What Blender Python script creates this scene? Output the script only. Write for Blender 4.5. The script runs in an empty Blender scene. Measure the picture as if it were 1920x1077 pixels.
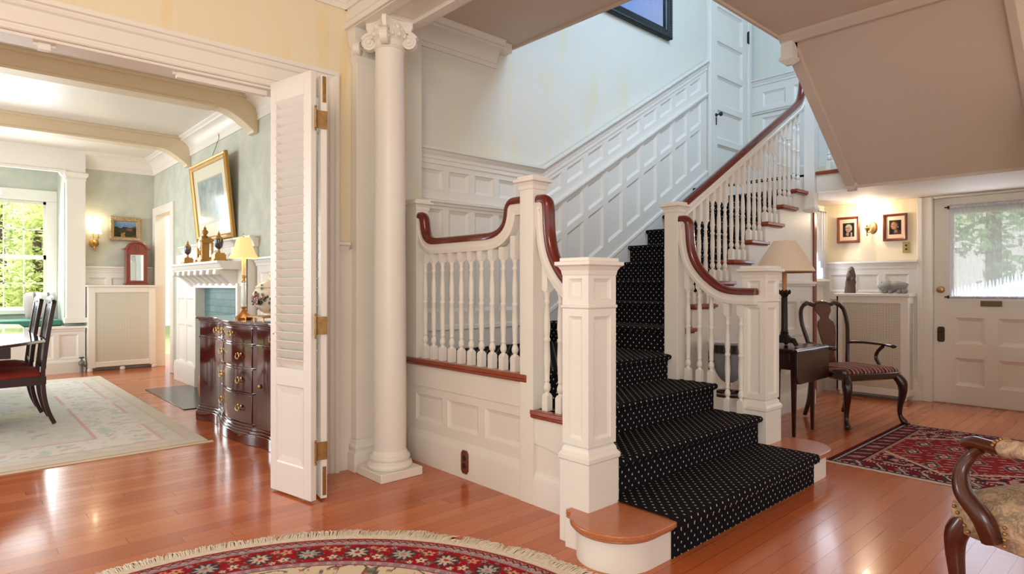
import bpy, bmesh, math, random
from math import sin, cos, pi, sqrt, atan2, radians, floor, hypot, exp
from mathutils import Vector, Matrix, noise as mnoise
SC = bpy.context.scene
COL = SC.collection
random.seed(7)
V = Vector

# ---------------------------------------------------------------- mesh builder
class MB:
    def __init__(s):
        s.v = []; s.f = []; s.mi = []; s.uv = {}; s.m = 0; s.M = None
    def add(s, pts):
        b = len(s.v)
        for p in pts:
            p = V(p)
            s.v.append(s.M @ p if s.M else p)
        return b
    def fc(s, idx):
        s.f.append(tuple(idx)); s.mi.append(s.m)
    def face(s, pts, uv=None):
        b = s.add(pts); s.fc(range(b, b + len(pts)))
        if uv: s.uv[len(s.f) - 1] = uv
    def box(s, x0, x1, y0, y1, z0, z1):
        b = s.add([(x, y, z) for z in (z0, z1) for x, y in ((x0, y0), (x1, y0), (x1, y1), (x0, y1))])
        for q in ((3, 2, 1, 0), (4, 5, 6, 7), (0, 1, 5, 4), (1, 2, 6, 5), (2, 3, 7, 6), (3, 0, 4, 7)):
            s.fc([b + i for i in q])
    def prism(s, poly, ax, a, b_):
        def mk(p, t):
            if ax == 'x': return (t, p[0], p[1])
            if ax == 'y': return (p[0], t, p[1])
            return (p[0], p[1], t)
        n = len(poly)
        b = s.add([mk(p, a) for p in poly] + [mk(p, b_) for p in poly])
        s.fc([b + i for i in range(n)]); s.fc([b + n + i for i in reversed(range(n))])
        for i in range(n):
            j = (i + 1) % n
            s.fc([b + i, b + j, b + n + j, b + n + i])
    def rings(s, rings, closed=True, caps=True, loop=False):
        n = len(rings[0]); ids = [s.add(r) for r in rings]
        m = n if closed else n - 1
        R = len(ids)
        for k in range(R if loop else R - 1):
            a, b = ids[k], ids[(k + 1) % R]
            for i in range(m):
                j = (i + 1) % n
                s.fc([a + i, a + j, b + j, b + i])
        if caps and closed and not loop:
            s.fc([ids[0] + i for i in reversed(range(n))]); s.fc([ids[-1] + i for i in range(n)])
    def tube(s, pts, r, n=10, sq=None, caps=True):
        pts = [V(p) for p in pts]; N = len(pts)
        rs = r if isinstance(r, (list, tuple)) else [r] * N
        T = []
        for i in range(N):
            d = pts[min(i + 1, N - 1)] - pts[max(i - 1, 0)]
            T.append(d.normalized() if d.length > 1e-9 else V((0, 0, 1)))
        up = V((0, 0, 1)) if abs(T[0].z) < .9 else V((1, 0, 0))
        a = (up - T[0] * up.dot(T[0])).normalized()
        out = []
        for i in range(N):
            if i:
                a = a - T[i] * a.dot(T[i])
                a = a.normalized() if a.length > 1e-6 else T[i].orthogonal().normalized()
            b = T[i].cross(a)
            ri = rs[i]
            ra, rb = ri if isinstance(ri, tuple) else (ri, ri)
            out.append([pts[i] + a * ra * cos(2 * pi * k / n) + b * rb * sin(2 * pi * k / n) for k in range(n)])
        s.rings(out, caps=caps)
    def sweep(s, prof, pts, side, closed=True, caps=True):
        """profile (s,u); side vectors constant or list; up = tangent x side-ish"""
        pts = [V(p) for p in pts]; N = len(pts); out = []
        for i in range(N):
            d = (pts[min(i + 1, N - 1)] - pts[max(i - 1, 0)]).normalized()
            sd = V(side[i] if isinstance(side, list) else side)
            sd = (sd - d * sd.dot(d)).normalized()
            u = sd.cross(d)
            out.append([pts[i] + sd * p[0] + u * p[1] for p in prof])
        s.rings(out, closed=closed, caps=caps)
    def lathe(s, prof, c=(0, 0, 0), n=20, ax='z', sx=1, sy=1, caps=True):
        out = []
        for r, z in prof:
            ring = []
            for k in range(n):
                a = 2 * pi * k / n
                x, y = r * cos(a) * sx, r * sin(a) * sy
                if ax == 'z': p = (c[0] + x, c[1] + y, c[2] + z)
                elif ax == 'x': p = (c[0] + z, c[1] + x, c[2] + y)
                else: p = (c[0] + x, c[1] + z, c[2] + y)
                ring.append(p)
            out.append(ring)
        s.rings(out, caps=caps)
    def ball(s, c, rx, ry=None, rz=None, n=14, m=9):
        ry = rx if ry is None else ry; rz = rx if rz is None else rz
        out = []
        for k in range(m + 1):
            t = pi * k / m; rr = max(sin(t), .002)
            out.append([(c[0] + rx * rr * cos(2 * pi * i / n), c[1] + ry * rr * sin(2 * pi * i / n), c[2] - rz * cos(t)) for i in range(n)])
        s.rings(out)
    def cyl(s, p0, p1, r, n=14, r1=None):
        s.tube([p0, p1], [r, r if r1 is None else r1], n)
    def build(s, name, mat, parent=None, smooth=True, bevel=0, ang=38, label=None, seg=2, norm=True):
        me = bpy.data.meshes.new(name)
        org = V((0, 0, 0))
        if parent is not None:
            org = ORG.get(parent.name, V((0, 0, 0)))
        elif s.v:
            xs = [p.x for p in s.v]; ys = [p.y for p in s.v]; zs = [p.z for p in s.v]
            org = V(((min(xs) + max(xs)) / 2, (min(ys) + max(ys)) / 2, min(zs)))
        me.from_pydata([p - org for p in s.v], [], s.f)
        for m in (mat if isinstance(mat, (list, tuple)) else [mat]): me.materials.append(m)
        for p, mi in zip(me.polygons, s.mi): p.material_index = mi
        if s.uv:
            L = me.uv_layers.new(name='UVMap')
            for i, p in enumerate(me.polygons):
                if i in s.uv:
                    for k, li in enumerate(p.loop_indices): L.data[li].uv = s.uv[i][k]
        if norm:
            bm = bmesh.new(); bm.from_mesh(me)
            bmesh.ops.recalc_face_normals(bm, faces=bm.faces)
            bm.to_mesh(me); bm.free()
        if smooth:
            me.polygons.foreach_set('use_smooth', [True] * len(me.polygons))
            me.set_sharp_from_angle(angle=radians(ang))
        o = bpy.data.objects.new(name, me); COL.objects.link(o)
        if parent is not None:
            o.parent = parent
            ORG[o.name] = V((0, 0, 0)) if parent.name not in ORG else ORG[parent.name]
        else:
            o.location = org; ORG[o.name] = org
        if bevel:
            md = o.modifiers.new('bevel', 'BEVEL'); md.width = bevel; md.segments = seg
            md.limit_method = 'ANGLE'; md.angle_limit = radians(40)
        if label: o['label'] = label
        return o
ORG = {}

def tag(o, label, cat, group=None):
    o['label'] = label; o['category'] = cat
    if group: o['group'] = group
    return o
def struct(o):
    o['kind'] = 'structure'; return o
def thing(name, label, cat, loc=(0, 0, 0), rz=0, group=None, world=False):
    """Empty at the base of a thing.  world=True: parts are modelled in world coordinates"""
    o = bpy.data.objects.new(name, None); COL.objects.link(o)
    o.empty_display_size = .1
    o.location = loc; o.rotation_euler = (0, 0, rz)
    ORG[o.name] = V(loc) if world else V((0, 0, 0))
    return tag(o, label, cat, group)
def copy_tree(o, parent=None):
    c = o.copy(); COL.objects.link(c)
    if parent is not None:
        c.parent = parent
    for ch in list(o.children): copy_tree(ch, c)
    return c
# ---------------------------------------------------------------- curves
def bez(p0, p1, p2, p3, n=10):
    p0, p1, p2, p3 = V(p0), V(p1), V(p2), V(p3); out = []
    for i in range(n + 1):
        t = i / n; u = 1 - t
        out.append(p0 * u ** 3 + p1 * 3 * u * u * t + p2 * 3 * u * t * t + p3 * t ** 3)
    return out
def spline(pts, n=6):
    pts = [V(p) for p in pts]; out = []
    for i in range(len(pts) - 1):
        a = pts[max(i - 1, 0)]; b = pts[i]; c = pts[i + 1]; d = pts[min(i + 2, len(pts) - 1)]
        for k in range(n):
            t = k / n
            out.append(.5 * ((2 * b) + (c - a) * t + (2 * a - 5 * b + 4 * c - d) * t * t + (3 * b - a - 3 * c + d) * t ** 3))
    out.append(pts[-1]); return out
def lerp(a, b, t): return a + (b - a) * t
def interp(xs, ys, x):
    if x <= xs[0]: return ys[0]
    for i in range(len(xs) - 1):
        if x <= xs[i + 1]: return lerp(ys[i], ys[i + 1], (x - xs[i]) / (xs[i + 1] - xs[i]))
    return ys[-1]

# ---------------------------------------------------------------- materials
def lin(c):
    return tuple(((x / 255) / 12.92 if x / 255 <= .04045 else ((x / 255 + .055) / 1.055) ** 2.4) for x in c[:3])
def rgba(c): return (*lin(c), 1)
class NT:
    def __init__(s, name):
        s.mat = bpy.data.materials.new(name); s.mat.use_nodes = True
        s.t = s.mat.node_tree; s.n = s.t.nodes; s.l = s.t.links
        s.b = s.n['Principled BSDF']; s.out = s.n['Material Output']
    def node(s, ty, **kw):
        nd = s.n.new(ty)
        for k, v in kw.items(): setattr(nd, k, v)
        return nd
    def link(s, a, b): s.l.new(a, b)
    def val(s, x, sock):
        if isinstance(x, (int, float)): sock.default_value = x
        else: s.link(x, sock)
    def math(s, op, a, b=0, c=None):
        nd = s.node('ShaderNodeMath', operation=op)
        s.val(a, nd.inputs[0]); s.val(b, nd.inputs[1])
        if c is not None: s.val(c, nd.inputs[2])
        return nd.outputs[0]
    def mix(s, f, a, b, blend='MIX'):
        nd = s.node('ShaderNodeMix', data_type='RGBA', blend_type=blend)
        s.val(f, nd.inputs[0])
        for x, i in ((a, 6), (b, 7)):
            if isinstance(x, tuple): nd.inputs[i].default_value = rgba(x)
            else: s.link(x, nd.inputs[i])
        return nd.outputs[2]
    def ramp(s, f, stops, interp='LINEAR'):
        nd = s.node('ShaderNodeValToRGB'); cr = nd.color_ramp; cr.interpolation = interp
        while len(cr.elements) < len(stops): cr.elements.new(.5)
        for e, (p, c) in zip(cr.elements, stops):
            e.position = p; e.color = rgba(c) if len(c) == 3 else c
        s.link(f, nd.inputs[0]); return nd.outputs[0]
    def coord(s, kind='Object'):
        return s.node('ShaderNodeTexCoord').outputs[kind]
    def geo(s): return s.node('ShaderNodeNewGeometry').outputs['Position']
    def mapping(s, vec, scale=(1, 1, 1), rot=(0, 0, 0), loc=(0, 0, 0)):
        nd = s.node('ShaderNodeMapping'); s.link(vec, nd.inputs[0])
        nd.inputs[1].default_value = loc; nd.inputs[2].default_value = rot; nd.inputs[3].default_value = scale
        return nd.outputs[0]
    def noise(s, vec, scale=5, detail=3, rough=.5, dist=0):
        nd = s.node('ShaderNodeTexNoise'); s.link(vec, nd.inputs['Vector'])
        nd.inputs['Scale'].default_value = scale; nd.inputs['Detail'].default_value = detail
        nd.inputs['Roughness'].default_value = rough; nd.inputs['Distortion'].default_value = dist
        return nd.outputs[0]
    def bump(s, h, st=.2, d=.01):
        nd = s.node('ShaderNodeBump'); nd.inputs['Strength'].default_value = st; nd.inputs['Distance'].default_value = d
        s.link(h, nd.inputs['Height']); s.link(nd.outputs[0], s.b.inputs['Normal'])
    def sep(s, vec):
        nd = s.node('ShaderNodeSeparateXYZ'); s.link(vec, nd.inputs[0]); return nd.outputs
    def comb(s, x, y, z=0):
        nd = s.node('ShaderNodeCombineXYZ')
        for v_, i in zip((x, y, z), nd.inputs): s.val(v_, i)
        return nd.outputs[0]
    def set(s, rough=.5, metal=0, spec=.5, coat=0, coat_rough=.05):
        s.b.inputs['Roughness'].default_value = rough; s.b.inputs['Metallic'].default_value = metal
        s.b.inputs['Specular IOR Level'].default_value = spec
        s.b.inputs['Coat Weight'].default_value = coat; s.b.inputs['Coat Roughness'].default_value = coat_rough
        return s
    def base(s, c):
        if isinstance(c, tuple): s.b.inputs['Base Color'].default_value = rgba(c)
        else: s.link(c, s.b.inputs['Base Color'])
        return s
def simple(name, c, rough=.5, metal=0, var=.06, scale=8, spec=.5, coat=0, bump=0):
    """plain finish with a slight procedural mottling"""
    n = NT(name); n.set(rough, metal, spec, coat)
    c2 = tuple(max(0, min(255, x * (1 - var))) for x in c); c3 = tuple(max(0, min(255, x * (1 + var * .5))) for x in c)
    f = n.noise(n.coord(), scale, 4)
    n.base(n.mix(f, c2, c3))
    if bump: n.bump(n.noise(n.coord(), scale * 14, 4), bump, .004)
    return n.mat
def wood(name, dark, light, rough=.3, scale=(1, 1, 1), coat=.3, grain=22):
    n = NT(name); n.set(rough, 0, .5, coat, .08)
    m = n.mapping(n.coord(), scale)
    f = n.noise(m, grain, 6, .6, .6)
    n.base(n.mix(f, dark, light)); return n.mat
def emit(name, c, st):
    n = NT(name); n.base(c); n.b.inputs['Emission Color'].default_value = rgba(c); n.b.inputs['Emission Strength'].default_value = st
    return n.mat

M = {}
M['white'] = simple('white_trim_paint', (236, 231, 221), .38, var=.02, scale=3)
M['ceil'] = simple('ceiling_shade_paint', (216, 200, 184), .7, var=.02, scale=2)  # beige mostly stands in for shade on white-painted ceilings
M['black'] = simple('black_iron', (22, 21, 20), .5)
M['brass'] = simple('aged_brass', (196, 160, 98), .3, .9, .2, 30)
M['oldbrass'] = simple('tarnished_brass', (176, 140, 88), .4, .8, .3, 40)
M['gold'] = simple('gilt', (186, 142, 78), .4, .75, .2, 60)
M['rail'] = wood('red_mahogany_rail', (78, 16, 10), (122, 34, 20), .18, (1, 1, 1), .6)
M['nosing'] = wood('stained_oak_nosing', (118, 46, 24), (166, 80, 46), .3, (1, 1, 1), .3)
M['treadwood'] = wood('oak_tread', (158, 84, 48), (205, 130, 84), .3, (3, 1, 3), .3)
M['dark'] = wood('dark_mahogany', (30, 10, 7), (60, 20, 13), .26, (1, 1, 1), .25)
M['side'] = wood('polished_mahogany', (44, 10, 9), (96, 28, 22), .12, (1, 1, 1), .9)
M['medwood'] = wood('carved_walnut', (52, 20, 12), (94, 42, 24), .25, (1, 1, 1), .4)

def wallpaint(name, c1, c2, c3, sx=5, sz=.7):
    n = NT(name); n.set(.75, 0, .25)
    g = n.geo()
    f = n.noise(n.mapping(g, (sx, sx, sz)), 1.6, 5, .6, .3)
    f2 = n.noise(n.mapping(g, (26, 26, 1.2)), 1.5, 3, .6)
    c = n.ramp(f, [(.34, c1), (.52, c2), (.68, c3)])
    n.base(n.mix(n.math('MULTIPLY', f2, .35), c, c1)); return n.mat
M['wall'] = wallpaint('strie_wall_warm_lit', (236, 222, 188), (236, 224, 198), (236, 214, 164))  # warm hall light is tinted into the wallpaper colour
M['stairwall'] = wallpaint('strie_wall_cool_lit', (228, 224, 208), (224, 224, 216), (228, 219, 186), 2.6)  # same wallpaper, with the cooler stairwell light put into its colour
M['diningwall'] = wallpaint('mottled_sage_wall', (186, 190, 176), (198, 201, 187), (210, 209, 192), 2.5, 2.5)

def floor_mat():
    n = NT('oak_strip_floor'); n.set(.16, 0, .45, .1, .06)
    x, y, z = n.sep(n.geo())
    wd = .083
    row = n.math('FLOOR', n.math('DIVIDE', y, wd))
    wn = n.node('ShaderNodeTexWhiteNoise', noise_dimensions='1D'); n.link(row, wn.inputs['W'])
    xo = n.math('ADD', x, n.math('MULTIPLY', wn.outputs[0], 5))
    colx = n.math('FLOOR', n.math('DIVIDE', xo, 1.35))
    wn2 = n.node('ShaderNodeTexWhiteNoise', noise_dimensions='2D'); n.link(n.comb(colx, row), wn2.inputs['Vector'])
    base = n.ramp(wn2.outputs[0], [(0, (184, 96, 52)), (.35, (196, 108, 61)), (.7, (203, 115, 66)), (1, (212, 128, 78))])
    gr = n.noise(n.mapping(n.geo(), (1.2, 26, 1)), 4, 6, .65, .8)
    base = n.mix(n.math('MULTIPLY', gr, .45), base, (160, 78, 42))
    fy = n.math('FRACT', n.math('DIVIDE', y, wd)); fx = n.math('FRACT', n.math('DIVIDE', xo, 1.35))
    sy = n.math('LESS_THAN', fy, .03); sx = n.math('LESS_THAN', fx, .0022)
    seam = n.math('MAXIMUM', sy, sx)
    n.base(n.mix(n.math('MULTIPLY', seam, .75), base, (74, 30, 16)))
    n.link(n.math('ADD', .12, n.math('MULTIPLY', n.noise(n.geo(), 3, 4), .14)), n.b.inputs['Roughness'])
    h = n.math('ADD', n.math('MULTIPLY', n.noise(n.mapping(n.geo(), (.6, 9, 1)), 5, 2), .5), n.math('MULTIPLY', seam, -.6))
    n.bump(h, .12, .004)
    return n.mat
M['floor'] = floor_mat()
def carpet_mat():
    n = NT('dotted_stair_carpet'); n.set(.95, 0, .1)
    u, v, w = n.sep(n.coord('UV'))
    u = n.math('DIVIDE', u, .055); v = n.math('DIVIDE', v, .055)
    def dot(ou, ov):
        a = n.math('SUBTRACT', n.math('FRACT', n.math('ADD', u, ou)), .5)
        b = n.math('MULTIPLY', n.math('SUBTRACT', n.math('FRACT', n.math('ADD', v, ov)), .5), .75)
        return n.math('SQRT', n.math('ADD', n.math('MULTIPLY', a, a), n.math('MULTIPLY', b, b)))
    d = n.math('MINIMUM', dot(0, 0), dot(.5, .5))
    f = n.math('LESS_THAN', d, .078)
    pile = n.noise(n.coord('UV'), 400, 2)
    bg = n.mix(pile, (14, 13, 17), (30, 28, 34))
    n.base(n.mix(f, bg, (205, 198, 186)))
    n.bump(pile, .6, .004)
    return n.mat
M['carpet'] = carpet_mat()
def attr_mat(name, rough=.8, fuzz=0, spec=.3):
    n = NT(name); n.set(rough, 0, spec)
    a = n.node('ShaderNodeAttribute', attribute_name='Col')
    n.link(a.outputs['Color'], n.b.inputs['Base Color'])
    if fuzz: n.bump(n.noise(n.coord(), 220, 3), fuzz, .004)
    return n.mat
M['weave'] = attr_mat('woven_rug', .95, .5, .1)
M['paint'] = attr_mat('painted_picture', .45)
M['print'] = attr_mat('glazed_print', .12)

def colour_grid(mb_pts, faces, cols, name, mat, parent=None):
    """mesh whose 'Col' point attribute carries its own woven or painted pattern"""
    me = bpy.data.meshes.new(name)
    org = ORG.get(parent.name, V((0, 0, 0))) if parent is not None else V((0, 0, 0))
    if parent is None:
        xs = [p[0] for p in mb_pts]; ys = [p[1] for p in mb_pts]; zs = [p[2] for p in mb_pts]
        org = V(((min(xs) + max(xs)) / 2, (min(ys) + max(ys)) / 2, min(zs)))
    me.from_pydata([V(p) - org for p in mb_pts], [], faces)
    me.materials.append(mat)
    at = me.color_attributes.new('Col', 'FLOAT_COLOR', 'POINT')
    flat = []
    for c in cols: flat.extend((*lin(c), 1))
    at.data.foreach_set('color', flat)
    o = bpy.data.objects.new(name, me); COL.objects.link(o)
    if parent is not None: o.parent = parent; ORG[o.name] = org
    else: o.location = org; ORG[o.name] = org
    return o
def picture(P, nx, ny, fn, name, mat, parent):
    """P(u,v) maps the unit square to space; fn(u,v) gives a colour"""
    pts = []; cols = []; fs = []
    for j in range(ny + 1):
        for i in range(nx + 1):
            u, v = i / nx, j / ny
            pts.append(P(u, v)); cols.append(fn(u, v))
    for j in range(ny):
        for i in range(nx):
            a = j * (nx + 1) + i; fs.append((a, a + 1, a + nx + 2, a + nx + 1))
    return colour_grid(pts, fs, cols, name, mat, parent)
def nz(x, y, z=0): return mnoise.noise(V((x, y, z)))
def cmix(a, b, t):
    t = max(0, min(1, t)); return tuple(x + (y - x) * t for x, y in zip(a, b))

# ---------------------------------------------------------------- joinery
def panels(mb, P, us, rows, d=.022, bev=.028):
    """P(u,v,d)->xyz, d out of the wall. us: (u0,u1,isPanel); rows: (flo,fhi,isPanel) functions of u"""
    for (u0, u1, pu) in us:
        for (lo, hi, pv) in rows:
            c = [(u0, lo(u0)), (u1, lo(u1)), (u1, hi(u1)), (u0, hi(u0))]
            if not (pu and pv):
                mb.face([P(a, b, d) for a, b in c]); continue
            sl0 = (lo(u1) - lo(u0)) / (u1 - u0); 
            i = []
            for (a, b, su, sv) in ((*c[0], 1, 1), (*c[1], -1, 1), (*c[2], -1, -1), (*c[3], 1, -1)):
                i.append((a + su * bev, b + sv * bev + sl0 * su * bev))
            step = [(a + (x - a) * .18, b + (y - b) * .18) for (a, b), (x, y) in zip(c, i)]
            for k in range(4):
                j = (k + 1) % 4
                mb.face([P(*c[k], d), P(*c[j], d), P(*step[j], d * .62), P(*step[k], d * .62)])
                mb.face([P(*step[k], d * .62), P(*step[j], d * .62), P(*i[j], .001), P(*i[k], .001)])
            mb.face([P(a, b, .001) for a, b in i])
def mold(mb, P, pts, prof, caps=True):
    """run a moulding: pts = list of (u,v) along the wall, prof = closed list of (d, dv)"""
    mb.rings([[P(u, v + dv, d) for d, dv in prof] for u, v in pts], caps=caps)
K = lambda c: (lambda u: c)
CAP = [(0, -.075), (.012, -.075), (.016, -.05), (.03, -.03), (.034, -.02), (.05, -.012), (.05, .006), (.034, .01), (0, .01)]
RAILM = [(0, -.035), (.02, -.035), (.026, -.018), (.036, -.01), (.036, .006), (.022, .012), (0, .014)]
BASEM = [(0, 0), (.03, 0), (.03, .17), (.026, .178), (.02, .2), (.014, .215), (.008, .23), (0, .235)]
CROWN = [(0, -.2), (.014, -.2), (.014, -.165), (.022, -.16), (.026, -.13), (.05, -.09), (.09, -.062), (.1, -.06), (.1, -.045), (.12, -.04), (.14, -.012), (.14, 0), (0, 0)]
CASE = [(0, 0), (.016, 0), (.022, .006), (.022, .022), (.014, .026), (.014, .034), (.024, .04), (.024, .112), (.016, .116), (.028, .124), (.034, .14), (.034, .146), (.046, .152), (.05, .166), (.05, .175), (0, .175)]
# ================================================================ room shell
YW, YB = 3.72, 3.88          # hall wall with the dining opening / stair back wall
ZC = 3.21                    # hall ceiling
XE = 7.8                     # end wall of the upper landing
XD = 7.53                    # front door wall
LZ = .704; R1 = .176; R2 = .1806; RUN = .306; X1 = 3.90
nz_line = lambda x: LZ + R2 * (1 + (x - X1) / RUN)
UZ = LZ + 9 * R2; UX = X1 + 8 * RUN     # upper landing level and edge

m = MB(); m.box(-3.2, 8.3, -3.2, 12.2, -.1, 0); struct(m.build('floor', M['floor'], smooth=False))

m = MB()
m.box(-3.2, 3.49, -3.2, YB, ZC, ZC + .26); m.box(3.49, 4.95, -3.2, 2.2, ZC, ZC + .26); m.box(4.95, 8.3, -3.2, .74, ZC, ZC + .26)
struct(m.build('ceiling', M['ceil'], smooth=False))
m = MB()     # fascia mouldings round the stair well
P = lambda u, v, d: (3.49 + d, u, v)
mold(m, P, [(2.2, ZC), (YB - .01, ZC)], [(0, -.02), (.02, -.02), (.026, -.005), (.03, .03), (.02, .05), (.02, .27), (0, .27)])
P = lambda u, v, d: (u, 2.2 + d, v)
mold(m, P, [(3.49, ZC), (4.97, ZC)], [(0, -.02), (.02, -.02), (.026, -.005), (.03, .03), (.02, .05), (.02, .27), (0, .27)])
P = lambda u, v, d: (4.90 + d, u, v)
mold(m, P, [(.74, ZC), (2.2, ZC)], [(0, -.03), (.05, -.07), (.07, -.07), (.07, .02), (0, .02)])
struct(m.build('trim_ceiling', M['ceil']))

# --- wall with the wide opening to the dining room
OX = 1.68
m = MB()
m.box(-3.2, -1.6, YW, YW + .14, 0, ZC); m.box(-1.6, OX, YW, YW + .14, 2.40, ZC); m.box(OX, 2.40, YW, YW + .14, 0, ZC)
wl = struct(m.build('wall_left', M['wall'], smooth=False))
m = MB()
P = lambda u, v, d: (u, YW - d, v)
m.rings([[(-1.7, YW - d, 2.40 + v) for d, v in CASE], [(OX + v, YW - d, 2.40 + v) for d, v in CASE], [(OX + v, YW - d, 0) for d, v in CASE]])
m.box(-1.6, OX, YW - .005, YW + .15, 2.385, 2.399); m.box(OX - .015, OX - .001, YW - .005, YW + .15, 0, 2.39)
struct(m.build('trim_opening', M['white'], ang=20))
m = MB()    # narrow dado between the casing and the pilaster
P = lambda u, v, d: (u, YW - d, v)
m.box(OX + .17, 2.4, YW - .012, YW, 0, 1.44)
mold(m, P, [(OX + .175, 1.48), (1.935, 1.48)], CAP)
mold(m, P, [(OX + .175, 0), (1.935, 0)], [(0, 0), (.022, 0), (.022, .2), (.012, .22), (0, .22)])
struct(m.build('baseboard_left', M['white']))
m = MB()
mold(m, P, [(-3.2, ZC), (1.95, ZC)], CROWN)
P2 = lambda u, v, d: (1.93 - d, u, v)
mold(m, P2, [(-3.2, ZC), (YW, ZC)], CROWN)
struct(m.build('trim_crown', M['white']))
# --- architrave beam carried by the column
m = MB()
m.box(1.93, 2.25, -3.2, YW, 2.90, ZC)
for x0, x1 in ((1.93, 2.0), (2.19, 2.25)): m.box(x0, x1, -3.2, 3.33, 2.875, 2.90)
m.box(1.93, 2.25, 3.33, YW, 2.875, 2.90)
P2 = lambda u, v, d: (1.93 - d, u, v)
mold(m, P2, [(-3.2, 2.9), (YW, 2.9)], [(0, -.02), (.02, -.02), (.026, .01), (.012, .03), (0, .034)])
P2 = lambda u, v, d: (2.25 + d, u, v)
mold(m, P2, [(-3.2, 2.9), (YW, 2.9)], [(0, -.02), (.02, -.02), (.026, .01), (.012, .03), (0, .034)])
struct(m.build('trim_beam', M['white']))

# --- stair back wall: paint, wainscot that turns up with the flight
m = MB(); m.box(2.40, XE + .1, YB, YB + .12, 0, 6.0); m.box(2.40, 2.52, YW, YB, 0, ZC)
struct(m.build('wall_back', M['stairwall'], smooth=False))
zc0 = LZ + 1.541
cap = lambda x: zc0 + max(0, x - 3.88) * .5902
P = lambda u, v, d: (u, YB - d, v)
m = MB()
off = lambda o: (lambda x: zc0 + o + (x - 3.88) * .5902)
us = [(2.50, 2.605, False)]
for i in range(5):
    a = 2.605 + .2597 * i
    us += [(a, a + .204, True), (a + .204, min(a + .2597, 3.88), False)]
us[-1] = (us[-1][0], 3.88, False)
fl = lambda o: K(zc0 + o)
panels(m, P, us, [(K(LZ), fl(-1.245), False), (fl(-1.245), fl(-.455), True), (fl(-.455), fl(-.31), False), (fl(-.31), fl(-.155), True), (fl(-.155), fl(0), False)])
us = [(3.88, 3.925, False)]
for i in range(9):
    xr = 4.153 + .2995 * i
    us += [(xr - .23, xr, True), (xr, xr + .0695, False)]
us[-1] = (us[-1][0], 6.68, False)
panels(m, P, us, [(off(-1.9), off(-1.17), False), (off(-1.17), off(-.76), True), (off(-.76), off(-.70), False), (off(-.70), off(-.455), True),
                  (off(-.455), off(-.30), False), (off(-.30), off(-.155), True), (off(-.155), off(0), False)])
line = lambda o: [(2.50, zc0 + o), (3.88, zc0 + o), (6.68, zc0 + o + 2.8 * .5902)]
PF = lambda u, v, d: (u, YB - .02 - d, v)
mold(m, PF, line(0), CAP); mold(m, PF, line(-.395), RAILM); mold(m, PF, line(-.10), [(0, -.012), (.012, -.012), (.012, .008), (0, .012)])
sk = [(0, 0), (.014, 0), (.014, .14), (.024, .15), (.02, .175), (0, .185)]
mold(m, PF, [(2.50, LZ + .01), (3.80, LZ + .01)], sk)
sl = [(3.80, LZ + .14), (6.68, LZ + .14 + 2.88 * .5902)]
mold(m, PF, sl, [(0, -.3), (.014, -.3), (.014, .0), (.024, .01), (.02, .035), (0, .045)])
struct(m.build('trim_wainscot', M['white'], ang=25))
# cornice under the low ceiling of the landing
m = MB()
P = lambda u, v, d: (u, YB - d, v)
mold(m, P, [(2.40, ZC), (3.36, ZC)], CROWN)
m.box(3.36, 3.46, YB - .1, YB, ZC - .07, ZC)
struct(m.build('trim_cornice', M['white']))

# --- end wall upstairs and its dado, unseen light-blocking upper walls, second floor ceiling
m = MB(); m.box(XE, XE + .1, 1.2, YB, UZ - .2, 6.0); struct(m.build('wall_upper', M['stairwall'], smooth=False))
m = MB()
P = lambda u, v, d: (XE - d, u, v)
zc1 = UZ + 1.55
us = [(1.2, 2.2, False)]
y = 2.2
while y < 3.6:
    us += [(y, y + .30, True), (y + .30, y + .40, False)]; y += .40
us.append((y, YB, False))
panels(m, P, us, [(K(UZ), K(zc1 - 1.2), False), (K(zc1 - 1.2), K(zc1 - .5), True), (K(zc1 - .5), K(zc1 - .36), False), (K(zc1 - .36), K(zc1 - .17), True), (K(zc1 - .17), K(zc1), False)])
PF = lambda u, v, d: (XE - .02 - d, u, v)
for z, pr in ((zc1, CAP), (zc1 - .41, RAILM)): mold(m, PF, [(1.2, z), (YB, z)], pr)
struct(m.build('trim_upper', M['white'], ang=25))
m = MB(); m.box(2.2, 8.3, .4, .5, ZC + .26, 6.0); m.box(2.2, 2.3, .5, 4.0, ZC + .26, 6.0); m.box(XE, XE + .1, .5, 1.2, UZ, 6.0); struct(m.build('wall_upper_blocker', M['stairwall'], smooth=False))  # unseen walls added to keep the world light out of the stairwell
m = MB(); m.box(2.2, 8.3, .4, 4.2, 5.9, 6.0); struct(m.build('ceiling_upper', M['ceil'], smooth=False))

# door on the upper landing
def panel_door(name, P, w, h, cells, mat, t=.04):
    """door slab in a plane: P(u,v,d); cells = list of (u0,u1,v0,v1) sunk panels"""
    m = MB()
    us = sorted(set([0, w] + [c[0] for c in cells] + [c[1] for c in cells]))
    vs = sorted(set([0, h] + [c[2] for c in cells] + [c[3] for c in cells]))
    for i in range(len(us) - 1):
        for j in range(len(vs) - 1):
            u0, u1, v0, v1 = us[i], us[i + 1], vs[j], vs[j + 1]
            hit = any(abs(c[0] - u0) < 1e-6 and abs(c[1] - u1) < 1e-6 and abs(c[2] - v0) < 1e-6 and abs(c[3] - v1) < 1e-6 for c in cells)
            panels(m, lambda u, v, d: P(u, v, d), [(u0, u1, hit)], [(K(v0), K(v1), hit)], t, .03)
    for a, b in (((0, 0), (w, 0)), ((w, 0), (w, h)), ((w, h), (0, h)), ((0, h), (0, 0))):
        m.face([P(*a, t), P(*b, t), P(*b, -.004), P(*a, -.004)])
    m.face([P(0, 0, -.004), P(w, 0, -.004), P(w, h, -.004), P(0, h, -.004)])
    return m.build(name, mat, ang=25)
P = lambda u, v, d: (6.79 + u, YB - .005 - d, UZ + .01 + v)
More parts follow.
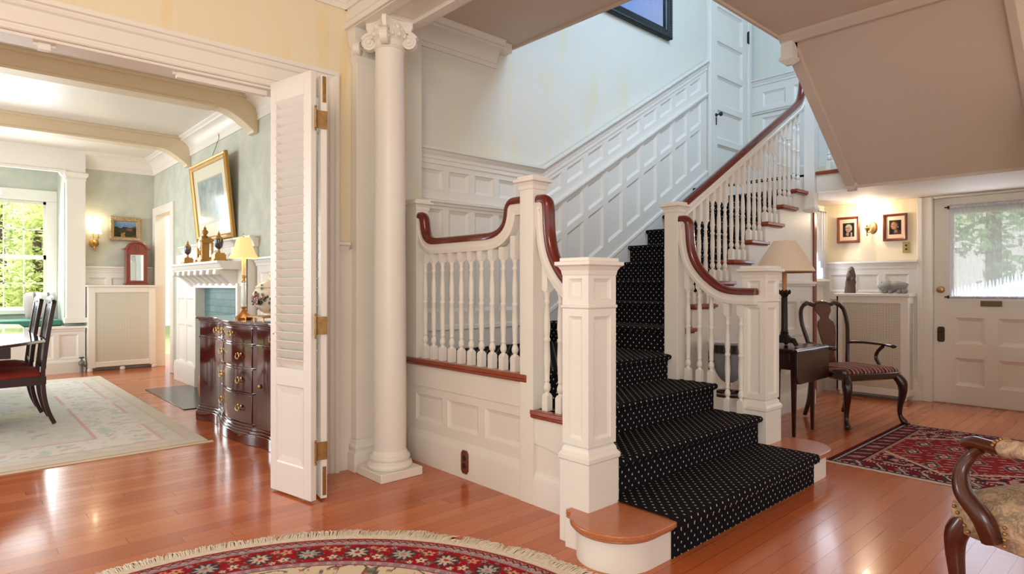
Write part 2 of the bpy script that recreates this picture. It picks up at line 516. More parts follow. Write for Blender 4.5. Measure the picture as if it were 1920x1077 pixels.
cells = [(.12, .75, .25 + .42 * i, .25 + .42 * i + .345) for i in range(5)]
d2 = struct(panel_door('door_2', P, .87, 2.42, cells, M['white'], .03))
m = MB(); m.lathe([(.0, 0), (.022, 0), (.02, -.01), (.008, -.015), (.008, -.04), (.022, -.05), (.028, -.065), (.02, -.08), (.002, -.085)], (6.876, YB - .035, 3.28), 14, 'y')
m.box(6.868, 6.884, YB - .042, YB - .034, 3.16, 3.25)
m.build('door_knob', M['black'], d2, label='black door knob')
m = MB(); m.box(7.66, 7.68, YB - .05, YB - .03, 4.36, 4.50); m.cyl((7.67, YB - .052, 4.35), (7.67, YB - .052, 4.51), .009)
m.build('hinge', M['black'], d2, label='black hinge')
m = MB()
for x0, x1 in ((6.70, 6.785), (7.665, XE - .02)):
    m.box(x0, x1, YB - .045, YB, UZ, UZ + 2.44); m.box(x0 + .02, x1 - .02, YB - .055, YB - .04, UZ, UZ + 2.43)
m.box(6.70, XE - .02, YB - .045, YB, UZ + 2.44, UZ + 2.58)
struct(m.build('trim_door', M['white'], bevel=.006))

# --- vestibule: front door wall, return wall with narrow window, low ceiling
YV = 2.84
m = MB()
m.box(XD, XD + .2, 1.79, YV + .1, 0, 2.6); m.box(XD, XD + .2, .70, .80, 0, 2.6); m.box(XD, XD + .2, .79, 1.80, 2.12, 2.6)
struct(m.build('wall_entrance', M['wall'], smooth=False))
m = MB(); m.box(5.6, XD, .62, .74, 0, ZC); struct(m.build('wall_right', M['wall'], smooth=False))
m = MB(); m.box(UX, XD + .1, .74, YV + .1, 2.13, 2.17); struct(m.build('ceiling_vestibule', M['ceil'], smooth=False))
m = MB()       # wall y=YV with window hole x 6.98..7.42, z 1.27..2.0
m.box(6.40, 6.98, YV, YV + .12, 0, 2.14); m.box(7.42, XD, YV, YV + .12, 0, 2.14); m.box(6.98, 7.42, YV, YV + .12, 0, 1.25); m.box(6.98, 7.42, YV, YV + .12, 2.02, 2.14)
struct(m.build('wall_side', M['white'], smooth=False))
m = MB()
P = lambda u, v, d: (XD - d, u, v)
us = [(1.89, 1.96, False)]
for i in range(3): us += [(1.98 + .285 * i, 1.98 + .285 * i + .22, True), (1.98 + .285 * i + .22, 1.98 + .285 * (i + 1), False)]
us.insert(1, (1.96, 1.98, False)); us[-1] = (us[-1][0], YV, False)
panels(m, P, us, [(K(0), K(.3), False), (K(.3), K(1.05), True), (K(1.05), K(1.14), False), (K(1.14), K(1.33), True), (K(1.33), K(1.46), False)], .02, .022)
PF = lambda u, v, d: (XD - .018 - d, u, v)
mold(m, PF, [(1.89, 1.468), (YV, 1.468)], CAP); mold(m, PF, [(1.89, 0), (YV, 0)], BASEM)
P = lambda u, v, d: (u, YV - d, v)
mold(m, P, [(6.62, 0), (XD, 0)], BASEM); mold(m, P, [(6.9, 1.27), (XD, 1.27)], [(0, -.06), (.02, -.06), (.05, -.02), (.07, -.015), (.07, .012), (0, .012)])
mold(m, P, [(6.62, 1.0), (XD, 1.0)], RAILM)
struct(m.build('trim_vestibule', M['white'], ang=25))
# window frame + curtain
m = MB()
m.box(6.98, 7.02, YV - .02, YV + .08, 1.27, 2.02); m.box(7.38, 7.42, YV - .02, YV + .08, 1.27, 2.02); m.box(6.98, 7.42, YV - .02, YV + .08, 1.98, 2.03); m.box(6.98, 7.42, YV + .02, YV + .06, 1.62, 1.65)
w2 = struct(m.build('window_2', M['white'], bevel=.004))

# front door with glazed upper half
P = lambda u, v, d: (7.60 - d, 1.76 - u, v + .012)
W, H = .95, 2.09
m = MB()
def slab(u0, u1, v0, v1, a=0, b=.045):
    q = [P(u, v, d) for d in (a, b) for u, v in ((u0, v0), (u1, v0), (u1, v1), (u0, v1))]
    i = m.add(q)
    for f in ((3, 2, 1, 0), (4, 5, 6, 7), (0, 1, 5, 4), (1, 2, 6, 5), (2, 3, 7, 6), (3, 0, 4, 7)): m.fc([i + k for k in f])
slab(0, .17, 0, H); slab(W - .17, W, 0, H); slab(.17, W - .17, 1.92, H); slab(.17, W - .17, .97, 1.10)
cells = [(.17, .42, .60, .87), (.53, .78, .60, .87), (.17, .42, .18, .46), (.53, .78, .18, .46)]
for z0, z1, cc in ((.0, .18, None), (.18, .46, 1), (.46, .60, None), (.60, .87, 1), (.87, .97, None)):
    if cc is None: slab(.17, W - .17, z0, z1)
    else:
        slab(.17, .18, z0, z1); slab(.77, .78, z0, z1); slab(.42, .53, z0, z1)
        for u0, u1 in ((.18, .42), (.53, .77)):
            slab(u0, u1, z0, z1, 0, .02)
            panels(m, lambda u, v, d: P(u, v, d + .02), [(u0, u1, True)], [(K(z0), K(z1), True)], .025, .035)
d1 = struct(m.build('door_1', M['white'], ang=25))
m = MB(); m.box(7.575, 7.58, .98, 1.60, 1.11, 1.935)
n = NT('clear_glass'); n.base((255, 255, 255)).set(.0)
n.b.inputs['Transmission Weight'].default_value = 1; n.b.inputs['IOR'].default_value = 1.02
M['glass'] = n.mat
m.build('glass_pane', M['glass'], d1, label='clear glass of the door', smooth=False)
m = MB()
ky = 1.70
m.lathe([(.001, 0), (.034, 0), (.034, -.006), (.02, -.012), (.012, -.02), (.012, -.035), (.026, -.045), (.03, -.058), (.022, -.07), (.001, -.074)], (7.555, 1.70, 1.165), 18, 'x')
m.build('door_knob', M['oldbrass'], d1, label='round brass door knob')
m = MB(); pl = [(1.70 + .032 * a, .705 + .078 * b) for a, b in ((-1, -.8), (-.7, -1), (.7, -1), (1, -.8), (1, .8), (.7, 1), (-.7, 1), (-1, .8))]
m.prism(pl, 'x', 7.545, 7.556); m.lathe([(.001, 0), (.016, 0), (.016, -.02), (.01, -.03), (.001, -.03)], (7.546, 1.70, .74), 12, 'x'); m.box(7.538, 7.546, 1.68, 1.72, .655, .70)
m.build('lock_plate', simple('bronze_plate', (92, 78, 60), .4, .9, .3, 40), d1, label='dark bronze lock plate', bevel=.002)
m = MB(); y0, y1 = 1.20, 1.37
m.box(7.546, 7.556, y0, y1, 1.0, 1.055); m.box(7.542, 7.548, y0 + .02, y1 - .02, 1.01, 1.045)
m.build('mail_slot', simple('mail_slot_brass', (120, 100, 80), .4, .8), d1, label='brass mail slot', bevel=.002)
m = MB()
m.box(XD - .03, XD + .07, 1.765, 1.895, 0, 2.128); m.box(XD - .04, XD - .02, 1.85, 1.90, 0, 2.127); m.box(XD - .03, XD + .07, .775, .81, 0, 2.128); m.box(XD - .028, XD + .068, .81, 1.765, 2.105, 2.128)
m.box(7.56, 7.64, .8, 1.77, 0, .012)
struct(m.build('trim_entrance', M['white'], bevel=.006))
# stained wood post beside the side window
m = MB(); m.box(6.53, 6.60, 2.56, 2.63, 0, 1.96); m.box(6.53, 6.58, 2.63, 2.84, 0, 1.96)
struct(m.build('trim_post', wood('red_stained_wood', (110, 34, 18), (140, 56, 34), .3), bevel=.004))

# --- camera
cam = bpy.data.cameras.new('camera'); co = bpy.data.objects.new('camera', cam); COL.objects.link(co)
cam.sensor_width = 36; cam.lens = 36 * 1155 / 1920; cam.shift_y = -1.5 / 1920
co.location = (0, 0, 1.2); co.rotation_euler = (pi / 2, 0, -atan2(1155, 1262) + 0.0)
co.rotation_euler = (pi / 2, 0, -atan2(.675, .7377)); cam.clip_start = .02
SC.camera = co
# ================================================================ staircase
ST = thing('staircase', 'white panelled staircase with red-brown handrails, turned balusters and square newels', 'staircase', (3.2, 2.6, 0), world=True)
NY = [1.503, 1.85, 2.165, 2.50]
XL, XR = 2.40, 3.875
# ---- solid white carcass of both flights
m = MB()
pl = [(1.56, 0), (1.56, R1 - .012)]
for k in range(1, 4): pl += [(NY[k] + .03, R1 * k - .012), (NY[k] + .03, R1 * (k + 1) - .012)]
pl += [(2.9, LZ - .012), (2.9, 0)]
m.prism(pl, 'x', XL, 3.93)
m.box(XL, 3.96, 2.56, 3.86, 0, LZ - .012)
m.build('step_carcass', M['white'], ST, smooth=False)
m = MB()
pl = [(X1 + .03, LZ - .2)]
for k in range(9): pl += [(X1 + .03 + RUN * k, LZ + R2 * k - .012), (X1 + .03 + RUN * k, LZ + R2 * (k + 1) - .03)]
pl += [(UX + .12, UZ - .03), (UX + .12, UZ - .42), (X1 + .4, LZ - .22)]
m.prism(pl, 'y', 2.57, 3.85)
m.build('string_board', M['white'], ST, smooth=False)
m = MB()
m.box(UX, XE, .75, YB - .02, 2.172, UZ - .01)
m.box(UX - .012, UX - .001, 2.16, 2.46, 2.125, UZ - .04)
m.build('landing_slab', M['white'], ST, smooth=False)
# spandrel below the upper flight
m = MB()
P = lambda u, v, d: (u, 2.595 - d, v)
sl = lambda x: min(nz_line(x) - .44, 2.1)
us = [(3.96, 4.3, False)]
for i in range(7): us += [(4.3 + .32 * i, 4.3 + .32 * i + .26, True), (4.3 + .32 * i + .26, 4.3 + .32 * (i + 1), False)]
panels(m, P, us, [(K(0), K(.26), False), (K(.26), K(.36), False)], .02, .022)
panels(m, P, [u for u in us if u[0] >= 4.6], [(K(.36), K(.72), True), (K(.72), K(.78), False)], .02, .022)
panels(m, P, [u for u in us if u[0] >= 5.2], [(K(.78), K(1.05), True), (K(1.05), K(1.2), False)], .02, .022)
m.face([P(3.96, .36, .02), P(4.62, .36, .02), P(4.62, sl(4.62) + .1, .02), P(3.96, sl(3.96) + .1, .02)])
m.face([P(4.6, .78, .02), P(5.28, .78, .02), P(5.28, sl(5.28) + .1, .02), P(4.6, sl(4.6) + .1, .02)])
m.face([P(5.26, 1.2, .02), P(6.54, 1.2, .02), P(6.54, 2.14, .02), P(6.3, 2.14, .02), P(5.26, sl(5.26) + .1, .02)])
m.box(6.5, 6.54, 2.58, 2.8, 0, 2.14)
PF = lambda u, v, d: (u, 2.575 - d, v)
mold(m, PF, [(3.96, 0), (6.54, 0)], [(0, 0), (.03, 0), (.03, .13), (.022, .15), (.012, .175), (0, .18)])
mold(m, PF, [(5.3, 1.235), (6.54, 1.235)], RAILM)
m.build('spandrel_panel', M['white'], ST, ang=25)
# ---- panelled side under the landing and the curb of the lower flight
m = MB()
P = lambda u, v, d: (2.40 - d, u, v)
us = [(2.50, 2.53, False), (2.53, 2.849, True), (2.849, 2.914, False), (2.914, 3.227, True), (3.227, 3.283, False), (3.283, 3.591, True), (3.591, 3.72, False)]
panels(m, P, us, [(K(0), K(.285), False), (K(.285), K(.464), True), (K(.464), K(.69), False)], .013, .024)
m.box(2.378, 2.40, 2.51, 3.68, .52, .69)
m.box(2.385, 2.40, 3.655, 3.72, 0, .69)
mold(m, P, [(2.51, 0), (3.665, 0)], [(0, 0), (.03, 0), (.03, .165), (.027, .18), (.018, .2), (.012, .222), (.004, .235), (0, .24)])
m.box(2.385, 2.42, 1.95, 2.44, 0, .50); m.box(2.372, 2.385, 1.95, 2.42, .34, .50)
m.prism([(2.42, .34), (1.95, .34), (1.95, -.06 + .34), (2.12, .16)][:3], 'x', 2.372, 2.385)
mold(m, lambda u, v, d: (2.385 - d, u, v), [(1.95, 0), (2.42, 0)], [(0, 0), (.02, 0), (.02, .14), (.012, .17), (0, .18)])
m.build('side_panelling', M['white'], ST, ang=25)
for nm, a in (('landing', (2.352, 2.44, 2.46, 3.70, LZ - .022, LZ + .004)), ('curb', (2.352, 2.44, 1.95, 2.43, .495, .522))):
    m = MB(); m.box(*a)
    m.prism([(a[0] + .008, a[4] - .02), (a[0] + .02, a[4] - .02), (a[0] + .02, a[4]), (a[0], a[4])], 'y', a[2], a[3])
    m.build('shelf', M['nosing'], ST, bevel=.006, label='red-brown wooden shelf below the balusters')
# ---- treads: bullnose bottom step and the wooden tread ends of the upper flight
def arc(cx, cy, rx, ry, a0, a1, n=16): return [(cx + rx * cos(radians(lerp(a0, a1, i / n))), cy + ry * sin(radians(lerp(a0, a1, i / n)))) for i in range(n + 1)]
def bull(o): return [(2.36, 1.93), (2.10, 1.93)] + arc(2.19, 1.705, .208 + o, .208 + o, 118, 270) + arc(4.045, 1.705, .208 + o, .208 + o, 270, 422) + [(4.12, 1.93), (3.87, 1.93)]
m = MB(); m.prism(bull(.0), 'z', R1 - .032, R1 - .004); m.prism(bull(-.012), 'z', R1 - .045, R1 - .03)
m.build('tread', M['treadwood'], ST, bevel=.01, seg=3, label='rounded oak bottom tread')
m = MB(); m.prism(bull(-.03), 'z', 0, R1 - .04); m.build('riser', M['white'], ST, label='curved white riser')
for k in range(1, 4):
    m = MB(); m.box(XL, 3.935, NY[k] + .026, (NY[k + 1] if k < 3 else 2.58) + .04, R1 * (k + 1) - .024, R1 * (k + 1) - .006); m.build('tread', M['white'], ST)
for k in range(9):
    x = X1 + RUN * k; z = LZ + R2 * (k + 1)
    if k == 0: x = 3.99
    m = MB(); m.box(x, X1 + RUN * k + RUN + .04, 2.525, 2.8, z - .034, z - .004); m.box(x + .012, X1 + RUN * k + RUN + .02, 2.537, 2.8, z - .046, z - .034)
    m.build('tread', M['nosing'], ST, bevel=.008, seg=2)
m = MB(); m.box(UX - .03, UX + .1, 2.14, 2.47, UZ - .03, UZ + .004); m.build('tread', M['nosing'], ST, bevel=.008, label='red-brown edge of the upper landing')
# ---- newels
def cap_block(m, x0, x1, y0, y1, z, o=.03, h=.085):
    def rg(d, zz): return [(x0 - d, y0 - d, zz), (x1 + d, y0 - d, zz), (x1 + d, y1 + d, zz), (x0 - d, y1 + d, zz)]
    m.rings([rg(0, z - h), rg(.004, z - h), rg(.008, z - h * .72), rg(o * .6, z - h * .5), rg(o, z - h * .42), rg(o, z - h * .22), rg(o * .4, z - h * .2), rg(o * .4, z)])
def newel(x0, x1, y0, y1, zt):
    m = MB()
    m.box(x0, x1, y0, y1, 0, .385)
    def rg(d, zz): return [(x0 - d, y0 - d, zz), (x1 + d, y0 - d, zz), (x1 + d, y1 + d, zz), (x0 - d, y1 + d, zz)]
    m.rings([rg(0, .385), rg(.006, .39), rg(.006, .41), rg(-.006, .425), rg(-.008, .44), rg(-.022, .462)])
    a = .022
    m.box(x0 + a, x1 - a, y0 + a, y1 - a, .44, zt - .06)
    m.rings([rg(-.02, 1.085), rg(-.004, 1.1), rg(-.004, 1.11), rg(-.02, 1.118)])
    for (P, w) in ((lambda u, v, d: (x0 + a - d, y1 - a - u, v), y1 - y0 - 2 * a), (lambda u, v, d: (x0 + a + u, y0 + a - d, v), x1 - x0 - 2 * a),
                   (lambda u, v, d: (x1 - a + d, y0 + a + u, v), y1 - y0 - 2 * a), (lambda u, v, d: (x1 - a - u, y1 - a + d, v), x1 - x0 - 2 * a)):
        e = .026
        panels(m, P, [(-.012, e, False), (e, w - e, True), (w - e, w + .012, False)], [(K(.46), K(.49), False), (K(.49), K(1.06), True), (K(1.06), K(1.14), False), (K(1.14), K(1.235), True), (K(1.235), K(zt - .06), False)], .012, .016)
    o = m.build('newel_post', M['white'], ST, ang=25, bevel=.0025)
    m = MB(); cap_block(m, x0 + .012, x1 - .012, y0 + .012, y1 - .012, zt, .03, .082); m.build('post_cap', M['white'], o, smooth=False, bevel=.002)
newel(2.135, 2.355, 1.82, 2.0, 1.333); newel(3.884, 4.10, 1.82, 2.0, 1.333)
def post(x0, x1, y0, y1, zb, zt, drop=0):
    m = MB(); m.box(x0, x1, y0, y1, zb, zt - .04)
    if drop:
        def rg(d, zz): return [(x0 - d, y0 - d, zz), (x1 + d, y0 - d, zz), (x1 + d, y1 + d, zz), (x0 - d, y1 + d, zz)]
        m.rings([rg(0, zb), rg(.012, zb - .01), rg(.012, zb - .022), rg(-.004, zb - .04), rg(-.02, zb - .055)])
    o = m.build('newel_post', M['white'], ST, smooth=False, bevel=.003)
    m = MB(); cap_block(m, x0, x1, y0, y1, zt, .028, .075); m.build('post_cap', M['white'], o, smooth=False, bevel=.002)
post(2.36, 2.46, 2.41, 2.515, 0, 1.81); post(3.83, 3.93, 2.44, 2.55, .3, 1.805)
post(2.375, 2.475, 3.57, 3.70, .69, 1.80)
post(6.30, 6.40, 2.47, 2.57, 1.99, 3.5, 1)
# ---- handrails: mahogany cap and white sub-rail
RP = [(-.034, 0), (.034, 0), (.036, .012), (.032, .03), (.02, .042), (0, .046), (-.02, .042), (-.032, .03), (-.036, .012)]
SP = [(-.026, -.062), (.026, -.062), (.03, -.04), (.024, -.034), (.024, -.012), (.03, 0), (-.03, 0), (-.024, -.012), (-.024, -.034), (-.03, -.04)]
def rail(pts, side):
    m = MB(); m.sweep(RP, pts, side); o = m.build('handrail', M['rail'], ST, label='red-brown handrail')
    m = MB(); m.sweep(SP, pts, side); m.build('sub_rail', M['white'], o, label='white moulded rail under the handrail')
def rnd(a, b, c, r, n=6):
    a, b, c = V(a), V(b), V(c); p = b + (a - b).normalized() * r; q = b + (c - b).normalized() * r
    return bez(p, lerp(p, b, .6), lerp(q, b, .6), q, n)
zt, zb = 1.668, 1.478
x = 2.412
pts = [V((x, 3.58, zt))] + rnd((x, 3.58, zt), (x, 3.535, zt), (x, 3.53, 1.5), .03) + bez((x, 3.53, 1.62), (x, 3.52, 1.52), (x, 3.47, zb), (x, 3.36, zb), 10) + \
      bez((x, 2.86, zb), (x, 2.73, zb), (x, 2.655, 1.52), (x, 2.645, 1.62), 10) + rnd((x, 2.645, 1.6), (x, 2.64, zt), (x, 2.5, zt), .03) + [V((x, 2.51, zt))]
rail(pts, (-1, 0, 0))
def low(x, y0):
    return [V((x, y0, 1.66))] + rnd((x, y0, 1.66), (x, y0 - .075, 1.66), (x, y0 - .08, 1.4), .028) + \
        bez((x, y0 - .08, 1.58), (x, y0 - .085, 1.40), (x, y0 - .13, 1.33), (x, y0 - .22, 1.245), 12) + bez((x, y0 - .27, 1.205), (x, y0 - .36, 1.14), (x, y0 - .42, 1.142), (x, y0 - .58, 1.142), 10)
rail([V((p.x - max(0, 2.36 - p.y) * .2, p.y, p.z)) for p in low(2.41, 2.43) if p.y > 1.985], (-1, 0, 0)); rail(low(3.868, 2.46), (-1, 0, 0))
yR = 2.585
s2 = R2 / RUN
zr = lambda x: 1.725 + (x - 4.0) * .574
pts = [V((3.96, yR, zr(3.96))), V((4.5, yR, zr(4.5))), V((5.5, yR, zr(5.5))), V((6.05, yR, zr(6.05)))] + bez((6.15, yR, zr(6.15)), (6.25, yR, zr(6.25)), (6.31, yR, zr(6.31) + .03), (6.33, yR, 3.3), 8)[0:] + [V((6.34, yR, 3.45))]
rail(pts, (0, -1, 0))
# ---- balusters
_bal = {}
def baluster(x, y, z0, z1):
    key = round(z1 - z0, 3)
    if key in _bal:
        o = _bal[key].copy(); COL.objects.link(o); o.location = V((x, y, z0)) - ORG[ST.name]; return
    h = z1 - z0; m = MB(); a = .0205
    def oc(s_, c, z): return [(-s_ + c, -s_, z), (s_ - c, -s_, z), (s_, -s_ + c, z), (s_, s_ - c, z), (s_ - c, s_, z), (-s_ + c, s_, z), (-s_, s_ - c, z), (-s_, -s_ + c, z)]
    m.rings([oc(a, .0004, 0), oc(a, .0004, .08), oc(a * .93, .012, .094)])
    t0, t1 = .09, .09 + .56
    pr = [(0, .016), (.012, .013), (.02, .02), (.035, .0235), (.05, .02), (.064, .013), (.07, .018), (.078, .018), (.084, .0155), (.12, .0175), (.2, .0215), (.285, .017), (.291, .0215), (.302, .0215), (.308, .016),
          (.36, .0215), (.42, .0185), (.49, .0125), (.5, .0185), (.508, .0185), (.514, .0135), (.535, .015), (.545, .02), (.56, .0205)]
    m.lathe([(r * .86, t0 + z) for z, r in pr], (0, 0, 0), 14)
    m.rings([oc(a * .93, .012, t1 - .004), oc(a, .0004, t1 + .01), oc(a, .0004, h)])
    me_o = m.build('baluster', M['white'], None, ang=40)
    me_o.data.transform(Matrix.Translation(ORG[me_o.name] - V((0, 0, 0))))
    me_o.parent = ST; me_o.location = V((x, y, z0)) - ORG[ST.name]
    _bal[key] = me_o
for i in range(11): baluster(2.412, 2.61 + .1006 * i, LZ + .004, 1.43 if 0 < i < 10 else 1.445 + .045)
for x, yy in ((2.41, (2.35, 2.25)), (3.868, None)):
    if yy:
        for y, zt_ in zip(yy, (1.50, 1.275)): baluster(x, y, .522, zt_)
    else:
        for y, z0, zt_ in ((2.385, 3, 1.5), (2.295, 3, 1.285), (2.205, 3, 1.215), (2.085, 2, 1.13), (1.99, 2, 1.09)): baluster(x + .012, y, R1 * z0, zt_)
for k in range(8):
    x0 = X1 + RUN * k; z0 = LZ + R2 * (k + 1) - .004
    for j in range(3):
        x = x0 + .055 + .1 * j
        if x < 4.02 or x > 6.29: continue
        baluster(x, yR, z0, round(zr(x) - .035 - z0, 2) + z0)
for y in (2.24, 2.36): baluster(UX + .03, y, UZ + .004, UZ + .85)
# ---- third flight seen from below: soffit, strings, drop posts
m = MB()
s0, s1 = (4.97, 3.19), (6.37, 2.14)
m.prism([s0, s1, (s1[0], s1[1] + .2), (s0[0], s0[1] + .3)], 'y', .80, 2.10)
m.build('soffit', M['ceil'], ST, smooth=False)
for y0, y1 in ((2.10, 2.19), (.74, .80)):
    m = MB(); m.prism([(s0[0] - .02, s0[1] - .035), (s1[0], s1[1] - .035), (s1[0], s1[1] + .25), (s0[0], s0[1] + .3)], 'y', y0, y1)
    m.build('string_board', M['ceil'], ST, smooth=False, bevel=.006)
for x, z in ((6.36, 2.175), (4.98, 3.03)):
    m = MB(); 
    def rg(d, zz, x=x): return [(x - .045 - d, 2.10 - d, zz), (x + .045 + d, 2.10 - d, zz), (x + .045 + d, 2.195 + d, zz), (x - .045 - d, 2.195 + d, zz)]
    m.rings([rg(-.025, z - .055), rg(0, z - .03), rg(.012, z - .02), rg(.012, z), rg(0, z + .005), rg(0, z + .2)])
    m.build('drop_newel', M['white'], ST, smooth=False)
# ---- dotted carpet
m = MB()
def strip(path, a0, a1, mk, ws=14):
    d = 0
    for i in range(len(path) - 1):
        p, q = path[i], path[i + 1]; L = hypot(q[0] - p[0], q[1] - p[1])
        m.face([mk(a0, p), mk(a1, p), mk(a1, q), mk(a0, q)], [(0, d), (a1 - a0, d), (a1 - a0, d + L), (0, d + L)]); d += L
def nose(c, z0, z1, c_next):
    return [(c + .022, z0), (c + .022, z1 - .045), (c + .01, z1 - .035), (c - .006, z1 - .026), (c - .012, z1 - .013), (c - .009, z1 - .002), (c + .003, z1 + .005), (c + .02, z1 + .006)]
FIRST = [(1.522, 0), (1.522, .124), (1.502, .127), (1.489, .136), (1.486, .160), (1.490, .176), (1.50, .182), (1.52, .183)]
for k in range(4):
    path = nose(NY[k], R1 * k + .006, R1 * (k + 1), 0) if k else FIRST
    path.append((NY[k + 1] + .022 if k < 3 else 2.60, R1 * (k + 1) + .006))
    xl = (2.345, 2.36, 2.432, 2.432)[k]
    d = .31 * k; 
    for i in range(len(path) - 1):
        p, q = path[i], path[i + 1]; L = hypot(q[0] - p[0], q[1] - p[1])
        m.face([(xl, *p), (3.878, *p), (3.878, *q), (xl, *q)], [(xl, d), (3.878, d), (3.878, d + L), (xl, d + L)]); d += L
m.face([(2.43, 2.60, LZ + .006), (3.95, 2.60, LZ + .006), (3.95, 3.83, LZ + .006), (2.43, 3.83, LZ + .006)], [(0, 0), (1.52, 0), (1.52, 1.23), (0, 1.23)])
path = []
for k in range(9): path += nose(X1 + RUN * k, LZ + R2 * k + .006, LZ + R2 * (k + 1), 0)
path.append((7.78, UZ + .006))
strip(path[8:], 2.66, 3.835, lambda a, p: (p[0], a, p[1])); strip(path[:9], 2.56, 3.835, lambda a, p: (p[0], a, p[1]))
for x0 in (2.345, 3.878):
    for k in range(1 if x0 < 3 else 4):
        q = nose(NY[k], R1 * k, R1 * (k + 1), 0) if k else FIRST
        m.face([(x0, c + (0), z) for c, z in q] + [(x0, q[0][0] + .012, q[-1][1] - .004), (x0, q[0][0] + .012, q[0][1])], [(0.02, .02)] * (len(q) + 2))
m.build('carpet', M['carpet'], ST, smooth=True, ang=50, norm=False, label='black stair carpet dotted with small white flecks')

# ================================================================ column and pilaster
CX, CY = 2.08, 3.43
def volute(m, c, out, r=.047, th=.05):
    """spiral disc hanging at the corner of an ionic capital; out = horizontal unit vector"""
    o = V(out); n = V((0, 0, 1)).cross(o); c = V(c)
    N = 28
    def P(a, rr, t): return c + (o * cos(a) + V((0, 0, 1)) * sin(a)) * rr + n * t
    for sgn in (-1, 1):
        pass
    m.rings([[P(2 * pi * k / N, r * f, t) for k in range(N)] for f, t in ((.02, -th * .55), (.2, -th * .62), (.28, -th * .42), (.42, -th * .42), (.5, -th * .56), (.62, -th * .56), (.7, -th * .4), (.8, -th * .4), (.88, -th * .5), (1, -th * .46), (.96, 0), (1, th * .46), (.88, th * .5), (.8, th * .4), (.7, th * .4), (.62, th * .56), (.5, th * .56), (.42, th * .42), (.28, th * .42), (.2, th * .62), (.02, th * .55))])
def capital(m, cx, cy, z, R, corners, hd=.14):
    m.lathe([(R, z - .004), (R + .006, z), (R + .01, z + .008), (R + .006, z + .016), (R, z + .02), (R + .002, z + .05), (R + .02, z + .07), (R + .03, z + .085), (R + .025, z + .1), (R + .01, z + .13)], (cx, cy, 0), 28)
    for a in range(16):     # egg and dart ring
        t = 2 * pi * a / 16; m.ball((cx + (R + .024) * cos(t), cy + (R + .024) * sin(t), z + .08), .012, .012, .018, 8, 6)
    for sx, sy in corners:
        o = V((sx, sy, 0)).normalized()
        volute(m, V((cx, cy, z + .05)) + o * (hd - .012), o)
        c0 = V((cx, cy, z + .115)); n = V((0, 0, 1)).cross(o)
        pts = [c0 + o * (hd * .45), c0 + o * (hd * .75) + V((0, 0, -.002)), c0 + o * (hd + .006) + V((0, 0, -.02)), c0 + o * (hd + .032) + V((0, 0, -.045))]
        m.sweep([(-.024, -.014), (.024, -.014), (.027, .006), (-.027, .006)], pts, tuple(n))
    # concave abacus
    pl = []
    q = [(1, 1), (-1, 1), (-1, -1), (1, -1)]
    h = hd * .82
    for i in range(4):
        a, b = V((*q[i], 0)) * h, V((*q[(i + 1) % 4], 0)) * h
        n = ((a + b) / 2).normalized()
        e = (b - a).normalized()
        for k in range(9):
            t = k / 8; p = lerp(a + e * .018, b - e * .018, t) - n * .03 * (1 - (2 * t - 1) ** 2)
            pl.append((cx + p.x, cy + p.y))
    zt_ = 2.875
    def sc(f): return [(cx + (x - cx) * f, cy + (y - cy) * f) for x, y in pl]
    m.rings([[(x, y, zz) for x, y in sc(f)] for f, zz in ((.86, z + .105), (.93, z + .118), (.95, z + .13), (1, z + .14), (1, zt_))])
    for sx, sy in ((1, 0), (-1, 0), (0, 1), (0, -1)):
        m.ball((cx + sx * h * .8, cy + sy * h * .8, z + .13), .02, .02, .024, 8, 6)
        for j in (-1, 1): m.ball((cx + sx * h * .84 + j * sy * .026, cy + sy * h * .84 + j * sx * .026, z + .118), .012, .012, .016, 8, 6)
co_ = thing('column', 'free-standing white round column with scrolled capital in front of the pilaster', 'column', (CX, CY, 0), world=True)
m = MB(); m.box(CX - .15, CX + .15, CY - .15, CY + .15, 0, .053); m.build('plinth', M['white'], co_, bevel=.004)
m = MB(); m.lathe([(.125, .05), (.137, .056), (.143, .07), (.137, .086), (.128, .092), (.121, .096), (.121, .104), (.127, .108), (.13, .118), (.126, .13), (.116, .136), (.112, .148), (.1035, .165)], (CX, CY, 0), 40); m.build('base', M['white'], co_)
m = MB(); m.lathe([(.1035, .16)] + [(.1035 - .0135 * max(0, (t - .3) / .7) ** 1.6, .17 + 2.53 * t) for t in [i / 14 for i in range(15)]], (CX, CY, 0), 44); m.build('shaft', M['white'], co_)
m = MB(); capital(m, CX, CY, 2.70, .09, ((1, 1), (1, -1), (-1, 1), (-1, -1))); m.build('capital', M['white'], co_, label='scrolled capital with four volutes')
pa = thing('pilaster', 'white square pilaster against the wall behind the round column', 'pilaster', (CX, 3.66, 0), world=True)
m = MB()
def rg(d, zz): return [(1.955 - d, 3.635 - d, zz), (2.205 + d, 3.635 - d, zz), (2.205 + d, 3.716, zz), (1.955 - d, 3.716, zz)]
m.rings([rg(0, .2), rg(-.012, 2.68)]); m.build('shaft', M['white'], pa, smooth=False, bevel=.003)
m = MB(); m.rings([rg(.03, 0), rg(.03, .08), rg(.028, .085), rg(.03, .1), rg(.024, .118), rg(.012, .125), rg(.012, .135), rg(.018, .15), rg(.012, .165), rg(.004, .172), rg(0, .2)]); m.build('base', M['white'], pa, ang=30)
m = MB(); m.rings([rg(-.012, 2.66), rg(0, 2.68), rg(.006, 2.7), rg(-.004, 2.72), rg(0, 2.77), rg(.02, 2.80)])
for sx in (-1, 1):
    o = V((sx, -1, 0)).normalized(); volute(m, V((CX + sx * .115, 3.635, 2.745)), o, .045, .045)
m.rings([rg(.01, 2.80), rg(.02, 2.815), rg(.02, 2.875)])
for k in range(6): m.ball((1.99 + .036 * k, 3.63, 2.775), .013, .012, .018, 8, 6)
m.build('capital', M['white'], pa)
